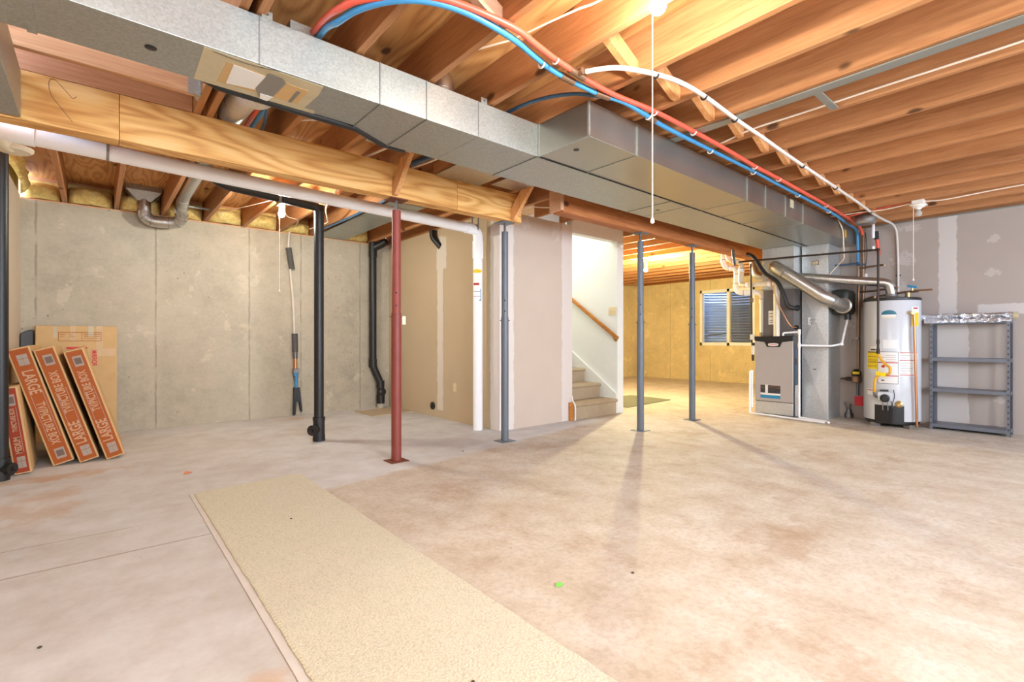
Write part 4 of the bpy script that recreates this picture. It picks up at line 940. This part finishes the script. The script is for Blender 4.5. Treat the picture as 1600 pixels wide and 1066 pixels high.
Z2 = thing('floor_drain_pipe', 'thin white pipe lying on the floor before the furnace', 'pipe', (6.65, 2.4, 0))
MB().tube(elbow_path([(6.7, 2.9, .58), (6.66, 2.92, .58), (6.655, 2.92, .025), (6.585, 2.02, .015)], .02, 4), .0125, 12).tube([(6.68, 2.9, .58), (6.68, 2.9, .1)], .01, 10).build('pipe_run', 'pvc', Z2)
# supply piping against the wall
X_ = thing('copper_supply', 'pair of dull copper risers on the wall behind the water heater', 'pipe', (7.3, 1.83, .5))
for y, z0 in ((1.87, .62), (1.82, 1.4)):
    MB().tube([(7.33, y, z0), (7.33, y, 2.4)], .0175, 12).build('riser', 'copperdull', X_)
MB().tube([(7.33, 1.87, 1.9), (7.2, 1.6, 1.9), (7.1, 1.55, 1.88)], .012, 12).tube([(7.33, 1.86, 1.6), (7.25, 1.7, 1.6), (7.05, 1.42, 1.6)], .013, 12).tube([(7.33, 1.87, 1.46), (7.3, 1.75, 1.52), (7.1, 1.36, 1.55), (7.12, 1.24, 1.55)], .012, 12).build('branch', 'copperdull', X_)
for z in (1.9, 1.6, 1.46): MB().cyl((7.33, 1.87, z - .03), (7.33, 1.87, z + .03), .018, n=12).build('tee', 'copperdull', X_)
MB().box(7.28, 1.86, 1.0, 7.33, 1.9, 1.03).tube([(7.3, 1.9, 1.02), (7.3, 1.94, 1.0), (7.3, 1.945, .92)], .006, 8).build('drain_cock', 'tapegrey', X_)
X2 = thing('water_meter_valve', 'brass water valve with black cap and red tag left of heater', 'valve', (7.28, 1.89, .2))
MB()._lathe(V((7.28, 1.88, .5)), V((0, 0, 1)), [(.045, -.04), (.055, -.03), (.055, .03), (.045, .045)], 20).build('valve_body', 'copperdull', X2)
MB()._lathe(V((7.28, 1.88, .55)), V((0, 0, 1)), [(.05, 0), (.055, .01), (.05, .05), (.03, .07), (.02, .08)], 20).build('valve_cap', 'black', X2)
wrap(.0565, (7.28, 1.88), .57, .6, -.8, .6, 'yellow_band', 'yellowtag', X2, (-7.28, -1.88, 0))
MB()._lathe(V((7.27, 1.92, .505)), V((-.25, 1, .0)), [(.028, 0), (.026, .05), (.014, .08), (.01, .12)], 14).build('spout', 'iron', X2)
MB().cyl((7.3, 1.87, .3), (7.3, 1.87, .47), .016, n=12).build('stub', 'screw', X2)
MB().obox((7.25, 1.845, .235), (.18, -.98, 0), (.98, .18, 0), (0, 0, 1), .045, .0015, .06).build('hang_tag', 'redtag', X2)
o = MB().tube([(7.2, 2.09, 1.95), (7.2, 1.84, 1.945), (7.33, 1.8, 1.94)], .011, 10).cyl((7.21, 1.865, 1.945), (7.22, 1.835, 1.945), .02, n=12).build('blue_supply_tube', 'bluedark')
tag(o, 'short blue tube crossing to the copper risers beside the return duct', 'tube')
o = thing('corner_pipe', 'white stub pipe with a red sleeve in the corner above heater', 'pipe', (7.22, 1.72, 2))
MB().cyl((7.22, 1.69, 2.24), (7.22, 1.69, 2.42), .016, n=14).build('white_stub', 'pvc', o)
MB().cyl((7.22, 1.69, 2.08), (7.22, 1.69, 2.14), .014, n=14).build('white_ferrule', 'pvc', o)
MB().tube([(7.24, 1.66, 2.24), (7.26, 1.65, 2.12), (7.26, 1.645, 2.03)], .02, 12).build('red_sleeve', 'red', o)
MB().tube([(7.24, 1.665, 2.32), (7.24, 1.66, 2.22)], .023, 12).build('black_sleeve', 'black', o)
MB().box(7.36, 1.79, 1.72, 7.395, 1.84, 1.83).build('white_sensor', 'pvc', o, bevel=.004)
MB().tube(smooth_path([(7.38, 1.81, 2.35), (7.37, 1.79, 2.1), (7.375, 1.815, 1.83), (7.37, 1.8, 1.7), (7.37, 1.83, 1.5)]), .004, 6).build('thin_wire', 'black', o)
o = MB().tube(smooth_path([(6.6, 1.885, 2.41), (6.75, 1.88, 2.3), (6.8, 1.885, 2.15), (6.82, 1.885, 2.02), (6.85, 1.9, 1.97), (6.95, 2.0, 1.9), (6.93, 2.07, 1.8), (6.94, 2.07, 1.7)]), .0065, 8).build('control_cable', 'cable')
tag(o, 'white cable hanging down the end of the return duct', 'cable')
B(6.9, 1.893, 2.24, 6.94, 1.899, 2.33).build('yellow_tag', 'yellowhose')
tag(bpy.data.objects['yellow_tag'], 'small yellow tag stuck on the end of the return duct', 'tag')
o = MB()._lathe(V((7.36, 1.98, 0)), V((0, 0, 1)), [(.05, 0), (.05, .05), (.03, .08), (.028, .11)], 14).tube([(7.36, 1.98, .1), (7.34, 2.02, .2)], .012, 8).tube([(7.36, 1.98, .1), (7.36, 1.96, .18)], .012, 8).build('floor_valve', 'screw')
tag(o, 'dark metal valve stub on the floor by the return drop', 'valve')

# ================================================================== WATER HEATER
HX, HY, HR = 7.1, 1.483, .268
hf = V((-HX, -HY, 0)).normalized()
WH = thing('water_heater', 'tall white gas water heater standing against the right wall', 'water heater', (HX, HY, 0))
MB()._lathe(V((HX, HY, 0)), V((0, 0, 1)), [(HR - .01, .075), (HR, .08), (HR, 1.455), (HR - .006, 1.47), (HR - .03, 1.478), (.02, 1.485)], 64).build('tank', 'enamel', WH)
MB()._lathe(V((HX, HY, 0)), V((0, 0, 1)), [(HR + .002, 1.445), (HR + .004, 1.45), (HR + .004, 1.472), (HR - .01, 1.48)], 64).build('top_ring', 'black', WH)
MB()._lathe(V((HX, HY, 0)), V((0, 0, 1)), [(HR - .02, .04), (HR - .012, .05), (HR - .012, .076)], 48).build('base_ring', 'black', WH)
for a in (-.75, .75, 2.4, -2.4):
    d = hf * math.cos(a) + V((0, 0, 1)).cross(hf) * math.sin(a); c = V((HX, HY, .022)) + d * (HR - .045)
    MB().obox(c, d, V((0, 0, 1)).cross(d), (0, 0, 1), .04, .03, .022).build('foot_block', 'tapegrey', WH)
hc = (HX, HY)
r1 = HR + .0012
def ang(px):                         # direction around the tank, positive to the right as one faces it
    return px
wrap(r1, hc, .05, .255, -.62, .42, 'burner_door', 'black', WH, hf, 20)
wrap(r1 + .012, hc, .055, .23, -.1, .02, 'door_rib', 'blackmatte', WH, hf, 4)
wrap(r1, hc, 1.245, 1.335, -.36, .16, 'maker_label', 'inkgreen', WH, hf, 14, True)
wrap(r1 + .0008, hc, 1.262, 1.285, -.34, .14, 'label_band', 'paper', WH, hf, 14)
wrap(r1 + .0008, hc, 1.245, 1.262, -.33, .13, 'label_foot', 'cpvc', WH, hf, 14)
wrap(r1, hc, .66, .865, -.98, -.5, 'energy_guide', 'yellowtag', WH, hf, 10)
for z in (.85, .8, .765, .75, .735, .7, .685): wrap(r1 + .001, hc, z, z + (.012 if z == .85 else .004), -.96, -.53, 'printed_line', 'ink', WH, hf, 8)
wrap(r1, hc, .875, .925, -.82, -.55, 'small_label', 'paper', WH, hf, 6); wrap(r1 + .001, hc, .878, .893, -.8, -.57, 'printed_line', 'ink', WH, hf, 6)
wrap(r1, hc, .5, .865, -.5, .22, 'warning_label_border', 'ink', WH, hf, 14)
wl = wrap(r1 + .0008, hc, .505, .86, -.485, .205, 'warning_label', 'paper', WH, hf, 14)
for z, m_ in ((.735, 'redink'), (.585, 'redink')): wrap(r1 + .0016, hc, z, z + .01, -.48, .2, 'printed_rule', m_, WH, hf, 12)
wrap(r1 + .0016, hc, .68, .715, -.36, -.22, 'warning_symbol', 'redink', WH, hf, 4, True)
wrap(r1 + .0016, hc, .53, .545, -.36, -.25, 'printed_symbol', 'ink', WH, hf, 4)
for q in range(4): wrap(r1 + .0016, hc, .755 + q * .022, .759 + q * .022, -.2 if q % 2 else -.4, .14, 'printed_line', 'greyink', WH, hf, 10)
wrap(r1, hc, .59, .865, .25, 1.0, 'instruction_label', 'paper', WH, hf, 14)
for z in (.85, .765, .6): wrap(r1 + .001, hc, z, z + .007, .26, .98, 'printed_rule', 'redink', WH, hf, 14)
for q in range(8): wrap(r1 + .001, hc, .62 + q * .029, .624 + q * .029, .3, .55 + .1 * (q % 3), 'printed_line', 'greyink', WH, hf, 10)
wrap(r1, hc, .9, 1.0, -.3, .2, 'foil_label', 'paper', WH, hf, 12)
wrap(r1, hc, 1.29, 1.37, .72, 1.1, 'side_label', 'paper', WH, hf, 8); wrap(r1 + .001, hc, 1.345, 1.36, .78, 1.02, 'printed_rule', 'redink', WH, hf, 8)
wrap(r1, hc, .36, .43, -1.0, -.62, 'lower_label', 'paper', WH, hf, 8); wrap(r1 + .001, hc, .41, .42, -.98, -.64, 'printed_rule', 'redink', WH, hf, 8)
hs = V((0, 0, 1)).cross(hf)
def hp(a, z, off=0.0): d = hf * math.cos(a) + hs * math.sin(a); return V((HX, HY, z)) + d * (HR + off)
gv = MB().obox(hp(-.22, .36, .02), hs, hf, (0, 0, 1), .07, .03, .05).build('gas_valve', 'enamel', WH, bevel=.01)
MB()._lathe(hp(-.2, .34, .045), hf, [(.045, 0), (.045, .02), (.03, .025), (.028, .035)], 20).build('control_knob', 'black', gv)
MB().obox(hp(-.24, .425, .025), hs, hf, (0, 0, 1), .04, .02, .008).build('igniter', 'ink', gv)
for a in (-.28, -.12): MB().tube([hp(a, .3, .03), hp(a, .2, .02)], .005, 6).build('gas_tube', 'tapegrey', gv)
MB().tube(smooth_path([hp(.05, .44, .03), hp(.08, .36, .03), hp(.02, .28, .03), hp(.05, .23, .015)]), .004, 6).tube(smooth_path([hp(.0, .41, .03), hp(-.02, .3, .035), hp(.03, .23, .02)]), .004, 6).build('igniter_wire', 'ink', WH)
MB()._lathe(hp(.24, .275, 0), hf, [(.04, 0), (.038, .012), (.018, .02), (.016, .05)], 18).build('drain_valve', 'brass', WH)
MB().cyl(hp(.62, 1.3, -.01), hp(.62, 1.3, .055), .022, n=14).build('relief_valve', 'brass', WH)
MB().obox(hp(.7, 1.225, .05), hs, hf, (0, 0, 1), .028, .002, .075).build('yellow_tag', 'yellowtag', WH)
MB().tube([hp(.66, 1.29, .045), hp(.68, 1.2, .045), hp(.8, .03, .04)], .0125, 12).build('relief_pipe', 'copper', WH)
for a, dz, m_ in ((1.1, .07, 'brass'), (2.2, .07, 'copperdull'), (-1.2, .05, 'copperdull')):
    d = hf * math.cos(a) + hs * math.sin(a); c = V((HX, HY, 1.47)) + d * .17
    MB().cyl(c, c + V((0, 0, dz)), .014, n=12).cyl(c + V((0, 0, dz * .3)), c + V((0, 0, dz * .6)), .02, n=6).build('nipple', m_, WH)
MB()._lathe(V((HX - .005, HY + .002, 1.48)), V((0, 0, 1)), [(.09, 0), (.09, .012), (.06, .03), (.055, .06)], 24).build('draft_hood', 'galvdark', WH)
hv = thing('shutoff_valve', 'shutoff valve with blue lever above the water heater', 'valve', (7.0, 1.3, 1.55))
MB().tube([(7.13, 1.37, 1.545), (7.0, 1.28, 1.55), (6.98, 1.2, 1.55), (6.99, 1.1, 1.55)], .011, 10).build('pipe_run', 'copperdull', hv)
MB().obox((6.96, 1.27, 1.595), (.1, 1, .2), (1, -.1, 0), (0, -.2, 1), .045, .012, .012).build('lever', 'inkblue', hv, bevel=.004)
MB().cyl((6.97, 1.27, 1.55), (6.965, 1.27, 1.59), .012, n=10).build('stem', 'brass', hv)

# ================================================================== SHELF
SH = thing('shelf_unit', 'empty grey steel shelf unit beside the water heater', 'shelf', (7.26, .83, 0))
SX0, SX1, SY0, SY1, SZ = 7.125, 7.385, .508, 1.15, 1.215
for x, y, dx, dy in ((SX0, SY0, 1, 1), (SX0, SY1, 1, -1), (SX1, SY0, -1, 1), (SX1, SY1, -1, -1)):
    w = .03; t_ = .003
    p = MB().box(min(x, x + dx * t_), min(y, y + dy * w), 0, max(x, x + dx * t_), max(y, y + dy * w), SZ).box(min(x, x + dx * w), min(y, y + dy * t_), 0, max(x, x + dx * w), max(y, y + dy * t_), SZ).build('post', 'shelfsteel', SH, smooth=False)
    hb = MB()
    for q in range(20):
        z = .06 + q * .06
        hb.box(x - .0006 * dx if dx > 0 else x, y + dy * .013, z, x + dx * .0004, y + dy * .021, z + .02)
    hb.build('slot_holes', 'blackmatte', p, smooth=False)
for z in (.04, .435, .775, 1.185):
    MB().box(SX0 + .003, SY0 + .003, z + .022, SX1 - .003, SY1 - .003, z + .026).box(SX0 + .003, SY0 + .003, z - .012, SX0 + .006, SY1 - .003, z + .026).box(SX1 - .006, SY0 + .003, z - .012, SX1 - .003, SY1 - .003, z + .026).box(SX0 + .003, SY0 + .003, z - .012, SX1 - .003, SY0 + .006, z + .026).box(SX0 + .003, SY1 - .006, z - .012, SX1 - .003, SY1 - .003, z + .026).build('shelf_board', 'shelfsteel', SH, smooth=False)
# foil wrapped roll lying on the top shelf
fo = thing('foil_insulation', 'crumpled silver foil insulation roll lying on top of the shelf unit', 'insulation', (7.2, .85, 1.2))
def crumple(x, z, y0, y1, rr, sq, sd, name):
    n, mm = 18, 60; vs = []
    for i in range(mm + 1):
        v = i / mm; y = y0 + (y1 - y0) * v
        for k in range(n):
            t = 2 * math.pi * k / n
            q = rr * (1 + .22 * noise.noise(V((math.cos(t) * 1.6, math.sin(t) * 1.6, y * 9 + sd))) + .12 * noise.noise(V((math.cos(t) * 4, math.sin(t) * 4, y * 30 + sd))))
            vs.append((x + q * math.cos(t) * sq, y, z + q * math.sin(t)))
    fs = [(i * n + k, i * n + (k + 1) % n, (i + 1) * n + (k + 1) % n, (i + 1) * n + k) for i in range(mm) for k in range(n)] + [tuple(range(n))[::-1], tuple(range(mm * n, (mm + 1) * n))]
    return MB().add(vs, fs).build(name, 'foil', fo, ang=30)
crumple(7.16, 1.252, .49, 1.235, .034, 1.2, 1, 'foil_roll')
crumple(7.27, 1.238, .5, 1.2, .024, 3.0, 5, 'foil_sheet')
crumple(7.112, 1.205, .5, 1.19, .022, .5, 9, 'foil_fold')
MB().tube([(7.16, .455, 1.25), (7.16, .5, 1.25)], .036, 14).build('roll_end', 'tape', fo)

# ================================================================== MOVING BOXES
def moving_box(bx, y0, ang_, ln, wd, dp, words, flip, lb, mat):
    r = V((math.cos(ang_), 0, math.sin(ang_))); u = V((-math.sin(ang_), 0, math.cos(ang_))); b = V((bx, y0, .002))
    t = thing('cardboard_box', lb, 'box', tuple(b + r * wd / 2 + V((0, dp / 2, 0))), 'moving boxes leaning at left')
    q = lambda a, c, d=0.0: b + r * a + u * c + V((0, d, 0))
    MB().add([q(0, 0), q(wd, 0), q(wd, ln), q(0, ln), q(0, 0, dp), q(wd, 0, dp), q(wd, ln, dp), q(0, ln, dp)], [(0, 1, 2, 3), (4, 7, 6, 5), (0, 4, 5, 1), (1, 5, 6, 2), (2, 6, 7, 3), (3, 7, 4, 0)]).build('carton', 'kraft', t, bevel=.006)
    def plate(a0, c0, a1, c1, off, name, mat_, par=None):
        return MB().add([q(a0, c0, -off), q(a1, c0, -off), q(a1, c1, -off), q(a0, c1, -off), q(a0, c0, -off + .0008), q(a1, c0, -off + .0008), q(a1, c1, -off + .0008), q(a0, c1, -off + .0008)],
                        [(0, 1, 2, 3), (4, 7, 6, 5), (0, 4, 5, 1), (1, 5, 6, 2), (2, 6, 7, 3), (3, 7, 4, 0)]).build(name, mat_, par or t, smooth=False)
    m = .011
    pp = plate(m, m, wd - m, ln - m, .0012, 'printed_panel', mat)
    R2, U2 = (u, -r) if not flip else (-u, r)
    cm = wd * .5
    # big first word, smaller rest
    w1, w2 = words
    if ln > .8:
        c1, c2, s1, s2 = (.245, .59, .094, .072)
        if flip: c1, c2 = ln - .275, ln - .615
        text('lettering', w1, q(cm, c1, -.0024), R2, U2, s1, 'tanink', pp, sx=.68)
        text('lettering', w2, q(cm, c2, -.0024), R2, U2, s2, 'tanink', pp, sx=.62)
        for k, s in ((.75, 1), (.70, 1)): plate(wd * (k if not flip else 1 - k) , .2, wd * (k if not flip else 1 - k) + .003, .62, .0018, 'fine_print', 'greyink', pp) if k == .75 else None
        plate(wd * (.22 if not flip else .8), .22, wd * (.22 if not flip else .8) + .003, .6, .0018, 'fine_print', 'greyink', pp)
    else:
        text('lettering', w1, q(cm, .215, -.0024), R2, U2, .05, 'tanink', pp, sx=.66)
        text('lettering', w2, q(cm, .405, -.0024), R2, U2, .038, 'tanink', pp, sx=.6)
        plate(wd * .72, .16, wd * .72 + .003, .5, .0018, 'fine_print', 'greyink', pp)
    top, bot = (ln - .14, .045)
    for c0, dk in ((top, not flip), (bot, flip)):
        lp = plate(wd * .3, c0, wd * .76, c0 + .085, .0018, 'printed_label', 'greyink', pp)
        if dk: plate(wd * .36, c0 + .018, wd * .7, c0 + .068, .0024, 'label_picture', 'greyinkdark', lp)
        else: plate(wd * .53, c0 + .006, wd * .54, c0 + .08, .0024, 'label_rule', 'greyinkdark', lp); plate(wd * .32, c0 + .05, wd * .74, c0 + .053, .0024, 'label_rule', 'greyinkdark', lp)
    return t
BW = ('LARGE', 'TV/PICTURE BOX')
moving_box(-.26, 5.27, math.radians(15.8), .955, .13, .95, BW, True, 'large orange box whose lettering reads downward, left of its two twins', 'orange')
moving_box(-.102, 5.27, math.radians(16.6), .955, .125, .95, BW, False, 'large orange box in the middle of the three leaning together', 'orange')
moving_box(.064, 5.27, math.radians(16.5), .94, .125, .95, BW, False, 'large orange box leaning nearest the open concrete wall', 'orange')
moving_box(-.46, 5.1, math.radians(7.2), .65, .097, .5, ('MEDIUM', 'TV/PICTURE BOX'), False, 'smaller deep orange box beside the black pipe, lowest of the boxes', 'orangered')
KB = thing('mirror_box', 'plain kraft mirror box with red arrow standing behind the orange boxes', 'box', (-.14, 6.6, 0))
tl = .06
kq = lambda x, z, d=0.0: V((x, 6.58 + z * tl - d, z))
MB().add([kq(-.455, 0), kq(.165, 0), kq(.165, 1.14), kq(-.455, 1.14), kq(-.455, 0, -.1), kq(.165, 0, -.1), kq(.165, 1.14, -.1), kq(-.455, 1.14, -.1)], [(0, 1, 2, 3), (4, 7, 6, 5), (0, 4, 5, 1), (1, 5, 6, 2), (2, 6, 7, 3), (3, 7, 4, 0)]).build('carton', 'kraft', KB, bevel=.008)
def kp(pts, name, mat, off=.001): 
    return MB().add([kq(x, z, off) for x, z in pts] + [kq(x, z, off - .0008) for x, z in pts], [tuple(range(len(pts))), tuple(range(len(pts), 2 * len(pts)))] + [(i, (i + 1) % len(pts), (i + 1) % len(pts) + len(pts), i + len(pts)) for i in range(len(pts))]).build(name, mat, KB, smooth=False)
kr = lambda x0, z0, x1, z1, n, m_, off=.001: kp([(x0, z0), (x1, z0), (x1, z1), (x0, z1)], n, m_, off)
for x0, z0, x1, z1 in ((-.29, 1.072, .04, 1.077), (-.29, .985, .04, .99), (-.29, .985, -.286, 1.077), (.036, .985, .04, 1.077), (-.115, .985, -.112, 1.077), (-.1, 1.055, .03, 1.06), (-.1, 1.035, .03, 1.04), (-.1, 1.012, .03, 1.015), (-.28, 1.05, -.24, 1.055), (-.28, 1.03, -.25, 1.034), (-.21, 1.05, -.18, 1.054), (-.21, 1.03, -.17, 1.034)):
    kr(x0, z0, x1, z1, 'printed_rule', 'orange')
kr(-.065, 1.03, -.02, 1.14, 'tape_strip', 'tape'); kr(-.325, 1.02, -.3, 1.13, 'tape_strip', 'tape')
kr(-.2, .985, -.16, 1.14, 'tape_strip', 'kraftedge', .0005); kr(.0, .9, .05, 1.14, 'tape_strip', 'kraftedge', .0005)
kp([(-.23, .905), (-.1, .905), (-.1, .892), (-.065, .914), (-.1, .94), (-.1, .926), (-.23, .926)], 'printed_arrow', 'redtag', .0015)
text('lettering', 'MIRROR', kq(-.018, .81, .0018), (0, -tl, -1), (1, 0, 0), .055, 'redtag', KB, sx=.8)
kr(.0, .83, .155, .91, 'clear_tape', 'kraftedge', .0008)
o = MB().prism([(-.565, 6.71, 0), (-.47, 6.71, 0), (-.47, 6.71, 1.09), (-.49, 6.71, 1.1), (-.53, 6.71, 1.085), (-.565, 6.71, 1.05)], (0, .06, 0)).build('dark_panel', 'furnaceside', bevel=.008)
tag(o, 'dark grey panel standing between the kraft box and left wall', 'panel')

# ================================================================== ROUGH-IN ON THE BACK WALL
RG = thing('hanging_cable', 'white cable with grey foam sleeves and valve hanging on the back wall', 'cable', (1.98, 6.7, 0))
MB().tube(smooth_path([(1.92, 6.74, 2.41), (1.91, 6.75, 2.2), (1.94, 6.76, 1.85), (1.97, 6.765, 1.5), (1.99, 6.77, 1.05)]), .013, 10).build('cable_run', 'whitetube', RG)
MB().tube([(1.91, 6.75, 2.2), (1.955, 6.76, 1.93)], .036, 16).build('foam_sleeve', 'foamgrey', RG)
MB().tube([(1.99, 6.76, 1.08), (1.995, 6.76, .84)], .036, 16).build('foam_sleeve', 'foamgrey', RG)
MB().tube([(1.995, 6.76, .86), (1.995, 6.76, .75)], .03, 14).build('threaded_collar', 'screw', RG)
MB().cyl((1.998, 6.76, .6), (1.995, 6.76, .76), .02, n=14).cyl((1.998, 6.76, .66), (1.998, 6.76, .69), .026, n=14).build('copper_fitting', 'copper', RG)
MB().box(1.965, 6.73, .56, 2.04, 6.79, .62).cyl((2.0, 6.76, .5), (2.0, 6.76, .58), .032, n=14).build('valve_body', 'screw', RG, bevel=.006)
MB().tube([(2.0, 6.755, .56), (2.005, 6.755, .48), (2.01, 6.755, .37)], [.035, .022, .02], 14).build('blue_sleeve', 'blue', RG)
br = MB().prism([(1.975, 6.74, .37), (2.05, 6.74, .37), (2.085, 6.74, .06), (2.075, 6.74, .04), (2.06, 6.74, .06), (2.045, 6.74, .18), (2.01, 6.74, .19), (2.0, 6.74, .03), (1.985, 6.74, .0), (1.97, 6.74, .02)], (0, .05, 0)).build('black_bracket', 'black', RG, bevel=.004)

# ================================================================== ON THE FLOOR
RU_ = thing('carpet_runner', 'long beige loop pile carpet runner lying on the slab', 'carpet', (.81, 1.0, 0))
pts = []
rnd = random.Random(3)
xs0, xs1 = .478, 1.152
left = [(xs0 + rnd.uniform(-.003, .003), -1.9 + i * .05) for i in range(int((3.735 + 1.9) / .05) + 1)]
right = [(xs1 + rnd.uniform(-.003, .003), y + .0) for _, y in left[::-1]]
top = [(xs0 + .01, 3.735), (.7, 3.745), (.95, 3.775), (1.15, 3.795)]
MB().prism([(x, y, .001) for x, y in left + top + right], (0, 0, .008)).build('pile', 'runner', RU_, smooth=False)
MB().prism([(.44, -1.9, .0005), (xs0 + .006, -1.9, .0005), (xs0 + .006, 3.72, .0005), (.455, 3.74, .0005)], (0, 0, .004)).build('edge_strip', 'runneredge', RU_, smooth=False)
sti = MB()
y = -.2
while y < 3.72:
    x = xs0 + .004 + rnd.uniform(-.002, .002); sti.obox((x, y, .0088), (1, .55, 0), (-.55, 1, 0), (0, 0, 1), .006, .0022, .0008); y += .021
st_ = sti.build('edge_stitching', 'tape', RU_, smooth=False); st_['kind'] = 'stuff'
o = MB().prism([(2.72, 6.55, .001), (2.74, 5.99, .001), (3.34, 6.05, .001), (3.34, 6.6, .001)], (0, 0, .012)).build('floor_plate', 'matbrown', bevel=.002, smooth=False)
tag(o, 'flat tan cover plate on the floor in the concrete corner', 'plate')
o = MB().prism([(5.95, 4.37, .001), (7.25, 4.47, .001), (7.28, 5.3, .001), (6.0, 5.3, .001)], (0, 0, .01)).build('floor_mat', 'matgrey', bevel=.002, smooth=False)
tag(o, 'olive grey mat lying on the far room floor behind the stairs', 'mat')
o = MB().prism([(1.412, 1.387, .002), (1.432, 1.376, .003), (1.456, 1.386, .001), (1.45, 1.398, .004), (1.43, 1.404, .006)], (0, 0, .002)).build('paper_scrap', 'leaf', smooth=False)
tag(o, 'tiny green scrap lying on the stained open floor', 'scrap')
o = MB().prism([(.49, 4.33, .002), (.53, 4.325, .006), (.55, 4.36, .003), (.51, 4.39, .008)], (0, 0, .004)).build('dry_leaf', 'orangescrap', smooth=False)
tag(o, 'small orange scrap on the slab left of the red post', 'scrap')
for (x, y, s, lb) in ((.3, 1.6, .009, 'dark crumb on the grey slab left of the runner, at the front'), (.83, 1.15, .006, 'tiny dark crumb lying on the runner near the camera'), (.82, 2.85, .006, 'tiny dark crumb on the far half of the runner'),
                      (1.75, 1.26, .007, 'tiny dark crumb on the stained floor beyond the green scrap'), (2.5, 3.62, .008, 'tiny dark crumb on the slab near the grey post by the wall corner'), (-.14, 2.2, .007, 'tiny dark crumb on the grey slab far left')):
    o = MB().sphere((x, y, s * .4 + (.009 if .48 < x < 1.15 else 0)), s, 8, .4).build('floor_crumb', 'pebble')
    tag(o, lb, 'crumb', 'crumbs on the floor')

# ================================================================== LIGHT, SKY, CAMERA
def area(name, loc, rot, sx, sy, en, col):
    d = bpy.data.lights.new(name, 'AREA'); d.shape = 'RECTANGLE'; d.size = sx; d.size_y = sy; d.energy = en; d.color = col
    o = bpy.data.objects.new(name, d); COL.objects.link(o); o.location = loc; o.rotation_euler = rot
    return o
area('rear_fill_light', (1.2, YR - .1, 1.55), (math.radians(90), 0, 0), 1.7, 1.25, 215, (.86, .94, 1))  # unseen fill lights added in the rear openings, tinted like daylight
area('rear_fill_light', (5.1, YR - .1, 1.55), (math.radians(90), 0, 0), 1.7, 1.25, 75, (.86, .94, 1))
d = bpy.data.lights.new('upstairs_light', 'POINT'); d.energy = 140; d.color = (1, .99, .95); d.shadow_soft_size = .15
o = bpy.data.objects.new('upstairs_light', d); COL.objects.link(o); o.location = (4.8, 5.9, 3.6)
w = bpy.data.worlds.new('sky'); SC.world = w; w.use_nodes = True
nt = w.node_tree; bg = nt.nodes['Background']
bg.inputs[0].default_value = (.55, .72, 1.0, 1); bg.inputs[1].default_value = 16.0

cam = bpy.data.cameras.new('camera'); co_ = bpy.data.objects.new('camera', cam); COL.objects.link(co_)
cam.sensor_width = 36; cam.lens = 764 / 1600 * 36; cam.shift_y = -2 / 1600; cam.clip_start = .05
co_.location = (0, 0, 1.0); co_.rotation_euler = (math.radians(90), 0, -.7045)
SC.camera = co_
SC.view_settings.view_transform = 'Standard'; SC.view_settings.look = 'None'; SC.view_settings.gamma = 1; SC.view_settings.exposure = -.1
SC.cycles.use_denoising = True
SC.cycles.max_bounces = 8; SC.cycles.diffuse_bounces = 5; SC.cycles.sample_clamp_indirect = 8
for o in bpy.data.objects:
    if '_o' in o: del o['_o']
